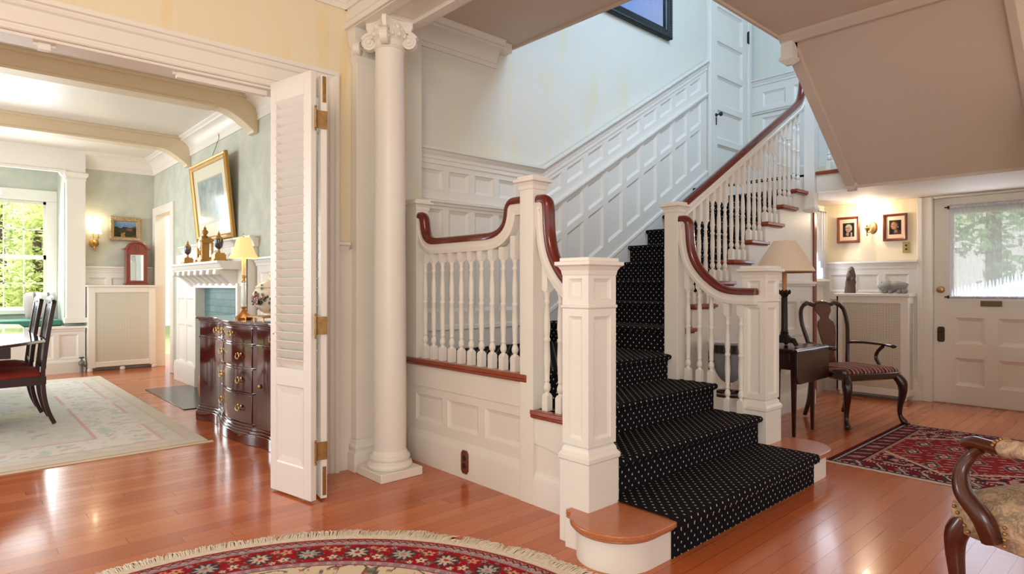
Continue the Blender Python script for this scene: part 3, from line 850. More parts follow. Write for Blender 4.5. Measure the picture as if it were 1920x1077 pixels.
# ================================================================ dining room shell
DX, DY, DC = 2.30, 10.55, 3.10
m = MB()
m.box(DX, DX + .1, YW + .14, 9.52, 0, DC); m.box(DX, DX + .1, 10.36, DY, 0, DC); m.box(DX, DX + .1, 9.52, 10.36, 2.25, DC)
struct(m.build('wall_dining_right', M['diningwall'], smooth=False))
m = MB()
m.box(1.42, DX + .1, DY, DY + .1, 0, DC); m.box(1.19, 1.42, DY + .01, 11.30, 0, DC)
m.box(1.165, 1.2, 11.30, 11.42, 0, DC); m.box(-3.2, -.12, 11.30, 11.42, 0, DC); m.box(-.12, 1.165, 11.30, 11.42, 0, .86); m.box(-.12, 1.165, 11.30, 11.42, 2.44, DC)
struct(m.build('wall_dining_back', M['diningwall'], smooth=False))
m = MB(); m.box(-3.2, DX, YW + .14, 11.4, DC, DC + .2); struct(m.build('ceiling_dining', M['white'], smooth=False))
m = MB(); m.box(3.3, 3.4, 8.2, 12.0, 0, 2.8); m.box(2.4, 3.3, 8.2, 8.3, 0, 2.8)
struct(m.build('wall_passage', M['wall'], smooth=False))
# ceiling beams with curved ends
for i, y0 in enumerate((6.29, 8.62)):
    m = MB()
    pl = [(-3.2, DC), (-3.2, 2.93), (1.92, 2.93)] + [(1.92 + .33 * t, 2.93 - .17 * (1 - cos(t * pi / 2))) for t in (.2, .4, .6, .8, 1)] + [(2.25, 2.74), (DX, 2.74), (DX, DC)]
    m.prism(pl, 'y', y0, y0 + .17)
    m.box(-3.2, 1.9, y0 - .012, y0 + .182, 2.925, 2.95); m.box(-3.2, DX, y0 - .03, y0 + .2, 3.07, DC)
    struct(m.build('trim_ceiling_beam', simple('cream_beam_paint_%d' % i, (226, 208, 178), .5, var=.02), bevel=.004))
BIG = [(0, -.23), (.016, -.23), (.016, -.165), (.022, -.16), (.03, -.12), (.07, -.07), (.11, -.05), (.12, -.048), (.12, -.03), (.15, -.012), (.15, 0), (0, 0)]
m = MB()
P = lambda u, v, d: (DX - d, u, v)
mold(m, P, [(YW + .14, DC), (DY, DC)], BIG)
P2 = lambda u, v, d: (u, DY - d, v)
mold(m, P2, [(1.42, DC), (DX, DC)], BIG)
struct(m.build('trim_dining_crown', M['white']))
m = MB()    # dado
zc = 1.465
us = [(YW + .14, 4.0, False)]
for i in range(6): us += [(4.0 + .38 * i, 4.0 + .38 * i + .31, True), (4.0 + .38 * i + .31, 4.0 + .38 * (i + 1), False)]
panels(m, P, us, [(K(0), K(.25), False), (K(.25), K(1.08), True), (K(1.08), K(1.15), False), (K(1.15), K(1.34), True), (K(1.34), K(zc), False)], .018, .022)
us = [(1.42, 1.47, False)]
for i in range(3): us += [(1.47 + .28 * i, 1.47 + .28 * i + .22, True), (1.47 + .28 * i + .22, 1.47 + .28 * (i + 1), False)]
us[-1] = (us[-1][0], DX, False)
panels(m, P2, us, [(K(0), K(.25), False), (K(.25), K(1.08), True), (K(1.08), K(1.15), False), (K(1.15), K(1.32), True), (K(1.32), K(zc), False)], .018, .022)
for PP, a, b in ((lambda u, v, d: (DX - .017 - d, u, v), YW + .14, 6.28), (lambda u, v, d: (u, DY - .017 - d, v), 1.42, DX)):
    mold(m, PP, [(a, zc + .012), (b, zc + .012)], CAP); mold(m, PP, [(a, 0), (b, 0)], BASEM)
struct(m.build('trim_dining_dado', M['white'], ang=25))
m = MB()    # doorway casing
m.box(DX - .03, DX + .11, 9.385, 9.523, 0, 2.37); m.box(DX - .03, DX + .11, 10.357, 10.52, 0, 2.37); m.box(DX - .029, DX + .109, 9.523, 10.357, 2.247, 2.37)
struct(m.build('trim_doorway', M['white'], bevel=.008))
# bay: pilaster, header, bench front, window
m = MB()
m.box(1.205, 1.42, 10.42, 10.56, .69, 2.78); m.box(1.18, 1.44, 10.40, 10.57, .69, .76); m.box(1.19, 1.43, 10.41, 10.57, 2.68, 2.70)
def rg(d, zz): return [(1.205 - d, 10.42 - d, zz), (1.42 + d, 10.42 - d, zz), (1.42 + d, 10.56, zz), (1.205 - d, 10.56, zz)]
m.rings([rg(0, 2.70), rg(.03, 2.74), rg(.03, 2.78), rg(.005, 2.79)])
m.box(-3.2, 1.425, 10.44, 10.54, 2.78, DC)
mold(m, lambda u, v, d: (u, 10.44 - d, v), [(-3.2, 2.80), (1.2, 2.80)], [(0, -.03), (.02, -.03), (.03, 0), (0, .02)])
m.prism([(1.205, 2.78), (1.12, 2.78), (1.14, 2.74), (1.18, 2.72), (1.19, 2.66), (1.205, 2.64)], 'y', 10.44, 10.54)
us = [(-1.5, -1.4, False)]
for i in range(10): us += [(-1.4 + .28 * i, -1.4 + .28 * i + .22, True), (-1.4 + .28 * i + .22, -1.4 + .28 * (i + 1), False)]
us[-1] = (us[-1][0], 1.42, False)
panels(m, lambda u, v, d: (u, 10.46 - d, v), us, [(K(0), K(.2), False), (K(.2), K(.53), True), (K(.53), K(.62), False)], .02, .025)
m.box(-1.5, 1.44, 10.40, 11.30, .615, .645); m.box(-1.5, 1.42, 10.425, 10.5, .58, .62)
mold(m, lambda u, v, d: (u, 10.44 - d, v), [(-1.5, 0), (1.42, 0)], [(0, 0), (.03, 0), (.03, .15), (.02, .17), (0, .18)])
struct(m.build('trim_window_seat', M['white'], ang=25))
W1 = MB()
yy = 11.28
for x0, x1, z0, z1, d in ((1.06, 1.19, .86, 2.44, .02), (-.3, 1.19, 2.44, 2.60, .022), (-.3, 1.19, .80, .86, .05)): W1.box(x0, x1, yy - d, yy + .03, z0, z1)
o = struct(W1.build('window_1', M['white'], bevel=.005))
for k, (z0, z1, y) in enumerate(((.86, 1.63, 11.30), (1.61, 2.44, 11.34))):
    m = MB()
    m.box(-.12, -.08, y, y + .035, z0, z1); m.box(1.03, 1.07, y, y + .035, z0, z1); m.box(-.12, 1.07, y, y + .035, z0, z0 + .045); m.box(-.12, 1.07, y, y + .035, z1 - .04, z1)
    for c in range(1, 5): m.box(-.10 + .226 * c - .008, -.10 + .226 * c + .008, y + .008, y + .028, z0, z1)
    m.box(-.1, 1.05, y + .008, y + .028, (z0 + z1) / 2 - .008, (z0 + z1) / 2 + .008)
    s_ = m.build('sash', M['white'], o, smooth=False)
    m = MB(); m.box(-.1, 1.05, y + .016, y + .019, z0 + .02, z1 - .02); m.build('glass_pane', M['glass'], s_, smooth=False, label='clear window glass')

# ================================================================ louvred bifold leaf folded open at the jamb
SH = thing('folding_shutter', 'white louvred folding shutter standing open beside the dining room opening', 'shutter', (1.5, 3.4, 0), world=True)
def leaf(A, B, z0, z1, flip):
    A, B = V((*A, 0)), V((*B, 0)); w = (B - A).length; e = (B - A) / w; n = V((e.y, -e.x, 0)) * (1 if flip else -1)
    P = lambda u, v, d: tuple(A + e * u + n * d + V((0, 0, v)))
    t = .017
    m = MB()
    def blk(u0, u1, v0, v1, d0=-t, d1=t):
        i = m.add([P(u, v, d) for d in (d0, d1) for u, v in ((u0, v0), (u1, v0), (u1, v1), (u0, v1))])
        for f in ((3, 2, 1, 0), (4, 5, 6, 7), (0, 1, 5, 4), (1, 2, 6, 5), (2, 3, 7, 6), (3, 0, 4, 7)): m.fc([i + k for k in f])
    s = .058
    blk(0, s, z0, z1); blk(w - s - .012, w, z0, z1); 
    for a, b in ((z0, .18), (.63, .73), (2.27, z1)): blk(s, w - s - .012, a, b)
    for sg in (1, -1):
        panels(m, lambda u, v, d: P(u, v, sg * (.006 + d)), [(s, w - s - .012, True)], [(K(.18), K(.63), True)], .011, .045)
    o = m.build('shutter_leaf', M['white'], SH, ang=25, bevel=.0015)
    m = MB(); N = 30; pz = (2.27 - .73) / N
    for i in range(N):
        zc_ = .73 + pz * (i + .5); c, sn = cos(radians(52)), sin(radians(52))
        q = []
        for (a, b) in ((-.035, -.003), (-.035, .003), (.035, .003), (.035, -.003)):
            q.append((zc_ - (a * sn) + b * c, a * c + b * sn))
        m.rings([[P(s - .004, v, d) for v, d in q], [P(w - s - .008, v, d) for v, d in q]])
    m.build('louvre_slats', M['white'], o, smooth=False)
    return o, P, w
l1, P1, w1 = leaf((1.415, 3.636), (1.49, 3.253), .012, 2.392, False)
l2, P2_, w2_ = leaf((1.552, 3.257), (1.63, 3.70), .012, 2.385, True)
for z in (2.13, .98, .28):
    m = MB()
    b = V(P1(w1 + .018, z - .055, .0)); 
    m.cyl(b, b + V((0, 0, .11)), .0065, 10); m.ball(b + V((0, 0, .118)), .007); m.ball(b + V((0, 0, -.008)), .007)
    i = m.add([P1(u, v, d) for d in (.0175, .02) for u, v in ((w1 - .04, z - .05), (w1 + .012, z - .05), (w1 + .012, z + .05), (w1 - .04, z + .05))])
    for f in ((3, 2, 1, 0), (4, 5, 6, 7), (0, 1, 5, 4), (1, 2, 6, 5), (2, 3, 7, 6), (3, 0, 4, 7)): m.fc([i + k for k in f])
    q = V((1.534, 3.2555, z)); ey = V((.985, -.17, 0)).normalized()
    i = m.add([tuple(q + ey * a + V((0, -.003 * d, v))) for d in (0, 1) for a, v in ((-.022, -.05), (.036, -.05), (.036, .05), (-.022, .05))])
    for f in ((3, 2, 1, 0), (4, 5, 6, 7), (0, 1, 5, 4), (1, 2, 6, 5), (2, 3, 7, 6), (3, 0, 4, 7)): m.fc([i + k for k in f])
    for sx in (-.03, -.012):
        for zz in (-.032, 0, .032): m.ball(P1(w1 + sx, z + zz, .021), .004, n=8, m=5)
    m.build('hinge', M['oldbrass'], SH, label='aged brass hinge')
for z0, z1 in ((2.23, 2.375), (.03, .19)):
    m = MB(); m.box(1.543, 1.563, 3.251, 3.2565, z0, z1); m.build('flush_bolt', M['oldbrass'], SH, label='brass flush bolt in the leaf edge', bevel=.001)
m = MB(); kb = V(P1(.03, .925, .017)); kn = V((-.98, -.19, 0))
m.tube([kb, kb + kn * .014, kb + kn * .02, kb + kn * .032, kb + kn * .036], [.006, .006, .013, .013, .004], 12); m.build('knob', M['brass'], SH, label='small brass knob')
m = MB()   # track pieces under the opening head
for x0, x1 in ((-.6, .03), (.32, .37), (.93, 1.42)): m.box(x0, x1, 3.745, 3.785, 2.352, 2.384)
for x in (.035, .312, .378, .925): m.box(x - .012, x + .012, 3.755, 3.775, 2.37, 2.384)
struct(m.build('trim_track', M['white'], smooth=False))

# ================================================================ dining furniture
def frame_mat(): pass
# ---- rug
def rug_dining():
    x0, x1, y0, y1 = -1.9, 1.48, 5.10, 9.72
    nx, ny = 150, 200; pts = []; cols = []; fs = []
    def col(x, y):
        d = min(x1 - x, x - x0, y - y0, y1 - y)
        n1 = nz(x * 9, y * 9); n2 = nz(x * 26, y * 26, 3); n3 = nz(x * 3, y * 3, 7)
        c = (216, 206, 190)
        if d < .10: c = (204, 190, 170)
        elif d < .13: c = (196, 170, 156)
        elif d < .24: c = cmix((214, 204, 186), (190, 186, 172), n1 + .4)
        elif d < .262: c = (206, 150, 146) if nz(x * 2.2, y * 2.2, 1) > -.12 else (214, 204, 190)
        elif d < .62:
            c = (220, 214, 204)
            if n1 > .26: c = (188, 196, 186)
            if n1 < -.38: c = (206, 176, 162)
            if n2 > .46: c = (150, 170, 166)
        elif d < .64: c = (202, 140, 138) if nz(x * 2.2, y * 2.2, 5) > -.2 else (210, 200, 190)
        elif d < .86: c = cmix((212, 206, 196), (196, 194, 186), n1 + .4)
        else:
            c = cmix((204, 204, 196), (206, 198, 160), n3 + .3)
            if n1 > .36: c = (176, 176, 150)
            if n2 > .5: c = (166, 150, 140)
        return cmix(c, (230, 228, 228), .32 + n2 * .12)
    for j in range(ny + 1):
        for i in range(nx + 1):
            x = lerp(x0, x1, i / nx); y = lerp(y0, y1, j / ny)
            pts.append((x, y, .011)); cols.append(col(x, y))
    for j in range(ny):
        for i in range(nx):
            a = j * (nx + 1) + i; fs.append((a, a + 1, a + nx + 2, a + nx + 1))
    b = len(pts)
    for x, y in ((x0, y0), (x1, y0), (x1, y1), (x0, y1)): pts.append((x, y, .0005)); cols.append((170, 120, 100))
    q = [0, nx, (ny + 1) * (nx + 1) - 1, ny * (nx + 1)]
    for k in range(4): fs.append((b + k, b + (k + 1) % 4, q[(k + 1) % 4], q[k]))
    th = thing('dining_rug', 'pale cream and faded pink oriental rug under the dining table', 'rug', (0, 7, 0), world=True)
    colour_grid(pts, fs, cols, 'rug_field', M['weave'], th)
    m = MB()
    m.box(x0, x1 + .03, y0 - .045, y0, .0005, .006); 
    m.build('fringe', simple('cream_fringe', (226, 208, 178), .95, bump=.6), th, label='narrow cream fringe')
rug_dining()
# ---- table
t = thing('dining_table', 'polished dining table with clipped corners reflecting the window', 'table', (0, 8, 0), world=True)
pl = [(-.75, 6.35), (-.45, 5.98), (.26, 5.98), (.60, 6.45), (.62, 9.3), (.3, 9.7), (-.5, 9.7), (-.75, 9.3)]
m = MB(); m.prism(pl, 'z', .725, .752); m.build('tabletop', simple('glossy_table_top', (84, 48, 30), .04, coat=1, var=.2), t, bevel=.008, seg=3)
m = MB(); m.box(-.55, .36, 6.2, 9.45, .63, .724); m.build('apron', M['dark'], t, bevel=.004)
for y in (6.9, 8.8):
    m = MB(); m.lathe([(.05, .12), (.06, .2), (.045, .3), (.08, .42), (.05, .55), (.09, .64)], (-.08, y, 0), 16)
    for a in range(4):
        ca, sa = cos(a * pi / 2 + .78), sin(a * pi / 2 + .78)
        m.tube([(-.08 + ca * r, y + sa * r, z) for r, z in ((.04, .2), (.15, .19), (.28, .09), (.36, .034))], [.03, .028, .022, .02], 8)
    m.build('pedestal', M['dark'], t)
# ---- dining chairs (face -x)
RED = simple('red_seat_cloth', (150, 44, 34), .8, var=.3, scale=14)
def make_dchair():
    r = thing('dining_chair', 'mahogany dining chair with red seat at near end of the table', 'chair', (.40, 6.80, .018), 0, 'mahogany dining chairs')
    for s in (-1, 1):
        y = s * .215
        m = MB()
        pts = [(.275, y, .0), (.235, y, .10), (.205, y, .24), (.195, y, .42), (.205, y, .55), (.235, y, .80), (.275, y, 1.06)]
        P = spline(pts, 4)
        m.sweep([(-.019, -.016), (.019, -.016), (.019, .016), (-.019, .016)], P, (0, 1, 0)); m.build('back_post', M['dark'], r, bevel=.004)
        m = MB(); m.box(-.25, -.21, y - .02 + s * .02, y + .02 + s * .02, 0, .40); m.build('front_leg', M['dark'], r, bevel=.005)
        m = MB(); m.box(-.21, .2, y - .012, y + .012, .34, .415); m.build('seat_rail', M['dark'], r, bevel=.003)
    m = MB(); m.box(-.245, -.215, -.24, .24, .34, .41); m.build('seat_rail', M['dark'], r, bevel=.003)
    m = MB(); m.box(.19, .22, -.21, .21, .34, .41); m.build('seat_rail', M['dark'], r, bevel=.003)
    m = MB()
    rg = lambda i, z: [(-.255 + i, -.245 + i, z), (.19 - i, -.215 + i, z), (.19 - i, .215 - i, z), (-.255 + i, .245 - i, z)]
    m.rings([rg(0, .405), rg(-.004, .43), rg(.02, .46), rg(.09, .478)]); m.build('seat', RED, r, bevel=.012, seg=3, label='padded red seat')
    m = MB(); m.sweep([(-.03, -.012), (.03, -.012), (.03, .012), (-.03, .012)], [(.268, -.235, 1.035), (.272, -.1, 1.06), (.274, 0, 1.07), (.272, .1, 1.06), (.268, .235, 1.035)], (0, 0, 1)); m.build('crest_rail', M['dark'], r, bevel=.004)
    m = MB()
    for k in (-2, -1, 0, 1, 2):
        m.sweep([(-.009, -.006), (.009, -.006), (.009, .006), (-.009, .006)], spline([(.205, k * .012, .50), (.215, k * .018, .62), (.235, k * .045, .82), (.265, k * .06, 1.03)], 4), (0, 1, 0))
    m.box(.195, .22, -.2, .2, .475, .51); m.build('splat', M['dark'], r)
    return r
dc = make_dchair(); c2 = copy_tree(dc); c2.location = (.37, 7.45, .018); c2['label'] = 'second mahogany dining chair, half hidden behind the near one'
# ---- sideboard
SB = thing('sideboard', 'bow-fronted polished mahogany sideboard with brass drop handles', 'sideboard', (1.98, 5.15, 0), world=True)
def fx(y, o=0):
    """front line of the sideboard in plan"""
    if y >= 5.47: v = lerp(1.71, 1.675, ((y - 5.47) / .53)) + .05 * sin(pi * (y - 5.47) / .53)
    elif y >= 4.73: v = 1.705 - .055 * sin(pi * (y - 4.73) / .74)
    else: v = lerp(1.71, 1.675, ((4.73 - y) / .53)) + .05 * sin(pi * (4.73 - y) / .53)
    return v - o
def front(ya, yb, z0, z1, o0, o1, m, n=14):
    ys = [lerp(ya, yb, i / n) for i in range(n + 1)]
    m.prism([(fx(y, o1), y) for y in ys] + [(fx(y, o0) , y) for y in reversed(ys)], 'z', z0, z1)
def plan(o, ends=.0):
    ys = [lerp(4.2 - ends, 6.0 + ends, i / 72) for i in range(73)]
    return [(fx(max(4.2, min(6.0, y)), o), y) for y in ys] + [(2.275, 6.0 + ends), (2.275, 4.2 - ends)]
m = MB(); m.prism(plan(0), 'z', .11, .895); m.build('carcass', M['side'], SB)
m = MB(); m.prism(plan(.03, .03), 'z', .0, .085); m.prism(plan(.022, .022), 'z', .085, .105); m.prism(plan(.012, .012), 'z', .105, .125); m.build('plinth', M['side'], SB, bevel=.004)
m = MB(); m.prism(plan(.03, .03), 'z', .905, .93); m.prism(plan(.015, .015), 'z', .888, .906); m.build('top', M['side'], SB, bevel=.006, seg=3)
def bail(p):
    m = MB(); p = V(p)
    for s in (-1, 1): m.lathe([(.001, 0), (.012, 0), (.012, -.004), (.006, -.008), (.005, -.02), (.001, -.022)], p + V((0, s * .033, 0)), 10, 'x')
    m.tube(spline([p + V((-.016, -.033, 0)), p + V((-.02, -.036, -.02)), p + V((-.022, -.018, -.036)), p + V((-.022, 0, -.03)), p + V((-.022, .018, -.036)), p + V((-.02, .036, -.02)), p + V((-.016, .033, 0))], 4), .004, 6)
    return m
rows = [(.765, .875), (.58, .745), (.39, .56), (.155, .37)]
for i, (z0, z1) in enumerate(rows):
    spans = ((4.76, 5.44),) if i else ((4.76, 5.30), (5.315, 5.44))
    for a, b in spans:
        m = MB(); front(a, b, z0, z1, -.01, .008, m); d = m.build('drawer', M['side'], SB, bevel=.003)
        hs = [5.37, 4.92] if i else ([5.06] if b < 5.4 else [5.38])
        for y in hs: bail((fx(y, .008), y, (z0 + z1) / 2 + .015)).build('drop_handle', M['brass'], d, label='brass drop handle')
    m = MB(); front(4.74, 5.46, z0 - .014, z0 - .004, -.01, .014, m); m.build('bead', M['side'], SB)
for a, b, ky in ((5.50, 5.97, 5.53), (4.23, 4.70, 4.66)):
    m = MB(); front(a, b, .765, .875, -.01, .008, m); d = m.build('drawer', M['side'], SB, bevel=.003)
    bail((fx((a + b) / 2 - .02, .008), (a + b) / 2 - .02, .83)).build('drop_handle', M['brass'], d, label='brass drop handle')
    m = MB(); front(a, b, .155, .735, -.01, .006, m); d = m.build('door', M['side'], SB, bevel=.003)
    m = MB(); m.ball((fx(ky, .014), ky, .45), .012, .016, .016, 10, 7); m.build('knob', M['brass'], d, label='small brass knob')
    m = MB(); front(a - .02, b + .02, .742, .755, -.01, .014, m); m.build('bead', M['side'], SB)
# ---- lamp on the sideboard
SHADE = NT('lit_lamp_shade'); SHADE.base((242, 216, 160)).set(.9)
SHADE.b.inputs['Emission Color'].default_value = rgba((255, 214, 140)); SHADE.b.inputs['Emission Strength'].default_value = .55
SHADE = SHADE.mat
L1 = thing('table_lamp', 'glass candlestick lamp with lit cream bell shade on the sideboard', 'lamp', (1.80, 5.25, .931))
m = MB(); m.lathe([(.001, 0), (.07, 0), (.072, .01), (.06, .022), (.03, .05), (.02, .07), (.016, .085), (.024, .092), (.024, .1), (.001, .1)], n=24); m.build('base', simple('bronze_lamp_base', (168, 112, 60), .35, .6), L1)
m = MB(); m.lathe([(.016, .1), (.02, .14), (.016, .22), (.012, .29), (.012, .3)], n=10); m.build('stem', simple('pale_glass', (222, 232, 226), .08, spec=.8, coat=.8), L1, label='clear glass stem')
m = MB(); m.lathe([(.012, .3), (.02, .305), (.012, .315), (.012, .335), (.02, .34), (.02, .35), (.014, .36), (.001, .36)], n=14); m.build('collar', M['brass'], L1)
m = MB(); m.lathe([(.001, .355), (.015, .355), (.015, .53), (.001, .53)], n=14); m.build('candle_sleeve', simple('ivory_sleeve', (236, 214, 160), .6), L1)
m = MB(); n8 = 8
rr = [(.118, .50), (.092, .54), (.07, .60), (.052, .672)]
m.rings([[(r * cos(2 * pi * k / 24) * (1 - .03 * (k % 3 == 1)), r * sin(2 * pi * k / 24) * (1 - .03 * (k % 3 == 1)), z) for k in range(24)] for r, z in rr], caps=False)
m.build('lamp_shade', SHADE, L1, smooth=True, ang=20)
m = MB(); m.lathe([(.001, .672), (.008, .675), (.004, .685), (.007, .692), (.001, .705)], n=10); m.cyl((0, 0, .53), (0, 0, .675), .003, 6); m.build('finial', M['brass'], L1)
# ---- tureen on a wire stand
TU = thing('soup_tureen', 'round white lidded tureen painted with red and green flowers on the sideboard', 'tureen', (1.93, 4.98, .931))
m = MB(); m.lathe([(.05, .03), (.06, .035), (.055, .05), (.09, .07), (.135, .12), (.15, .17), (.145, .215), (.125, .25), (.12, .255)], n=28)
TW = simple('cream_porcelain', (238, 226, 206), .12, coat=.6, var=.03); m.build('bowl', TW, TU)
m = MB(); m.lathe([(.126, .255), (.13, .262), (.12, .275), (.1, .295), (.06, .315), (.025, .325), (.018, .335), (.03, .36), (.02, .38), (.001, .39)], n=24); m.build('lid', TW, TU)
m = MB(); random.seed(3)
for k in range(40):
    a = pi + .35 + random.gauss(0, .4); z = .165 + random.gauss(0, .034); R = .1505 - 9 * (z - .175) ** 2 * .35
    m.ball((R * cos(a), R * sin(a), z), .005, .013 + .012 * random.random(), .012, 7, 5)
m.build('painted_leaves', simple('leaf_green', (52, 74, 50), .4, var=.4), TU)
m = MB()
for a, z, s in ((pi + .35, .155, .034), (pi - .1, .17, .022), (pi + .75, .18, .02), (pi + .2, .205, .02)):
    for q in range(6): m.ball((.153 * cos(a) + .0, .153 * sin(a) + s * .6 * cos(q), z + s * .6 * sin(q)), .004, s * .5, s * .5, 7, 5)
m.build('painted_flowers', simple('flower_red', (170, 52, 46), .4, var=.3), TU)
m = MB(); m.box(-.15, .15, -.2, .2, .022, .03)
for x in (-.14, .14):
    for y in (-.19, 0, .19): m.cyl((x, y, 0), (x, y, .025), .006, 8)
m.build('stand', M['gold'], TU, label='gilt stand')
# ---- terracotta jar on the hearth
J = thing('floor_vase', 'rounded terracotta jar on the floor behind the sideboard', 'vase', (1.90, 6.42, .008))
m = MB(); m.lathe([(.06, 0), (.07, .01), (.115, .13), (.128, .24), (.11, .33), (.07, .38), (.075, .41)], n=24); m.build('body', simple('terracotta', (178, 124, 88), .6, var=.25), J)
m = MB(); m.lathe([(.062, .405), (.085, .41), (.09, .425), (.072, .435)], n=24); m.build('rim', simple('glazed_rim', (120, 130, 110), .3), J)
# ---- fireplace and mantel
FP = thing('fireplace', 'white fireplace with bracketed mantel shelf and teal brick surround', 'fireplace', (2.2, 7.5, 0), world=True)
P = lambda u, v, d: (2.20 - d, u, v)
m = MB()
m.box(2.20, DX - .002, 6.30, 6.55, 0, 1.6); m.box(2.20, DX - .002, 7.94, 8.85, 0, 1.6); m.box(2.20, DX - .002, 6.55, 7.94, 1.18, 1.6)
panels(m, P, [(6.30, 6.34, False), (6.34, 6.51, True), (6.51, 6.55, False)], [(K(.2), K(.25), False), (K(.25), K(.85), True), (K(.85), K(.92), False), (K(.92), K(1.2), True), (K(1.2), K(1.6), False)], .015, .02)
us = [(7.94, 8.10, False)]
for i in range(2): us += [(8.12 + .36 * i, 8.12 + .36 * i + .28, True), (8.12 + .36 * i + .28, 8.12 + .36 * (i + 1), False)]
us.insert(1, (8.10, 8.12, False))
panels(m, P, us, [(K(.2), K(.25), False), (K(.25), K(.72), True), (K(.72), K(.80), False), (K(.80), K(1.05), True), (K(1.05), K(1.6), False)], .015, .02)
panels(m, P, [(6.55, 7.94, False)], [(K(1.18), K(1.6), False)], .015)
PF = lambda u, v, d: (2.185 - d, u, v)
for a, b in ((6.30, 6.55), (7.94, 8.85)): mold(m, PF, [(a, 0), (b, 0)], [(0, 0), (.03, 0), (.03, .2), (.02, .24), (0, .25)])
for u0, u1, v0, v1 in ((6.50, 6.551, 0, 1.181), (7.939, 7.99, 0, 1.181), (6.5, 7.99, 1.181, 1.23)):
    m.box(2.165, 2.2, u0, u1, v0, v1)
m.build('surround', M['white'], FP, ang=25)
n = NT('teal_painted_brick'); n.set(.45)
bt = n.node('ShaderNodeTexBrick'); x, y, z = n.sep(n.geo()); n.link(n.comb(n.math('ADD', y, .04), z), bt.inputs['Vector'])
bt.inputs['Scale'].default_value = 1; bt.inputs['Brick Width'].default_value = .22; bt.inputs['Row Height'].default_value = .075; bt.inputs['Mortar Size'].default_value = .004
bt.inputs['Color1'].default_value = rgba((66, 104, 104)); bt.inputs['Color2'].default_value = rgba((92, 132, 130)); bt.inputs['Mortar'].default_value = rgba((40, 62, 66))
n.base(n.mix(n.math('MULTIPLY', n.noise(n.geo(), 30, 4), .5), bt.outputs['Color'], (120, 150, 146))); n.bump(bt.outputs['Fac'], -.6, .006)
m = MB(); m.box(2.27, DX - .003, 6.55, 7.94, .72, 1.18); m.box(2.27, DX - .003, 6.55, 6.8, 0, .72); m.box(2.27, DX - .003, 7.7, 7.94, 0, .72); m.build('brick_facing', n.mat, FP, smooth=False)
m = MB(); m.box(2.285, DX - .001, 6.8, 7.7, 0, .72); m.build('firebox', M['black'], FP, smooth=False)
m = MB()
prof = [(0, -.085), (.19, -.085), (.195, -.07), (.205, -.066), (.225, -.03), (.24, -.022), (.245, 0), (0, 0)]
m.rings([[(2.20, 6.45, 1.455 + v) for d, v in prof], [(2.20 - d, 6.45 - d * .0, 1.455 + v) for d, v in prof], [(2.20 - d, 8.22, 1.455 + v) for d, v in prof], [(2.20, 8.22, 1.455 + v) for d, v in prof]])
m.build('mantel_shelf', M['white'], FP, ang=30)
for i in range(8):
    y = 6.56 + .222 * i
    m = MB(); pl = [(2.19, 1.37), (1.975, 1.37), (1.97, 1.325), (1.985, 1.312), (2.02, 1.318), (2.06, 1.30), (2.10, 1.27), (2.15, 1.225), (2.175, 1.19), (2.19, 1.19)]
    m.prism(pl, 'y', y, y + .085); m.build('bracket', M['white'], FP, smooth=False, bevel=.006)
m = MB(); m.box(2.25, DX - .002, 6.27, 8.80, 1.6, 1.69)
mold(m, lambda u, v, d: (2.25 - d, u, v), [(6.25, 1.70), (8.82, 1.70)], CAP); m.build('overmantel_ledge', M['white'], FP)
h = tag(None or (lambda mm: (mm.box(1.68, 2.15, 6.54, 8.13, .0005, .008), mm.build('hearth', simple('black_slate', (40, 44, 46), .22, var=.3, scale=6), bevel=.002))[1])(MB()), 'dark slate hearth slab set in the floor before the fireplace', 'hearth')
# ---- mantel garniture
GB = simple('dark_urn_glaze', (58, 44, 52), .15, coat=.6)
def urn(loc, h, label):
    r = thing('mantel_urn', label, 'urn', loc, 0, 'gilt urns on the mantel'); s = h / .32
    m = MB(); m.box(-.055 * s, .055 * s, -.055 * s, .055 * s, .012 * s, .075 * s); m.box(-.062 * s, .062 * s, -.062 * s, .062 * s, .0, .022 * s); m.box(-.045 * s, .045 * s, -.045 * s, .045 * s, .07 * s, .09 * s)
    for sx in (-1, 1):
        for sy in (-1, 1): m.ball((sx * .055 * s, sy * .055 * s, .014 * s), .014 * s)
    m.lathe([(.02 * s, .09 * s), (.012 * s, .105 * s), (.01 * s, .125 * s), (.018 * s, .135 * s)], n=14); m.build('pedestal', M['gold'], r)
    m = MB(); m.lathe([(.015 * s, .132 * s), (.034 * s, .15 * s), (.042 * s, .19 * s), (.042 * s, .225 * s), (.03 * s, .24 * s)], n=18); m.build('body', GB, r, label='dark glazed body')
    m = MB(); m.lathe([(.034 * s, .235 * s), (.036 * s, .245 * s), (.018 * s, .262 * s), (.01 * s, .275 * s), (.014 * s, .285 * s), (.006 * s, .3 * s), (.001, .32 * s)], n=14)
    for sy in (-1, 1): m.tube([(0, sy * .04 * s, .2 * s), (0, sy * .06 * s, .215 * s), (0, sy * .06 * s, .24 * s), (0, sy * .036 * s, .245 * s)], .006 * s, 6)
    m.build('lid', M['gold'], r, label='gilt lid with scroll handles')
urn((2.08, 7.93, 1.456), .285, 'gilt urn with dark body at the far end of the mantel, left of the clock'); urn((2.08, 6.80, 1.456), .325, 'gilt urn with dark body at the near end of the mantel, beside the clock')
c = thing('mantel_clock', 'ornate gilt mantel clock between the two urns', 'clock', (2.08, 7.27, 1.456))
m = MB(); m.box(-.06, .06, -.1, .1, .015, .05); m.box(-.07, .07, -.11, .11, 0, .016)
for sx in (-1, 1):
    for sy in (-1, 1): m.ball((sx * .06, sy * .1, .02), .018); 
m.build('base', M['gold'], c, bevel=.004)
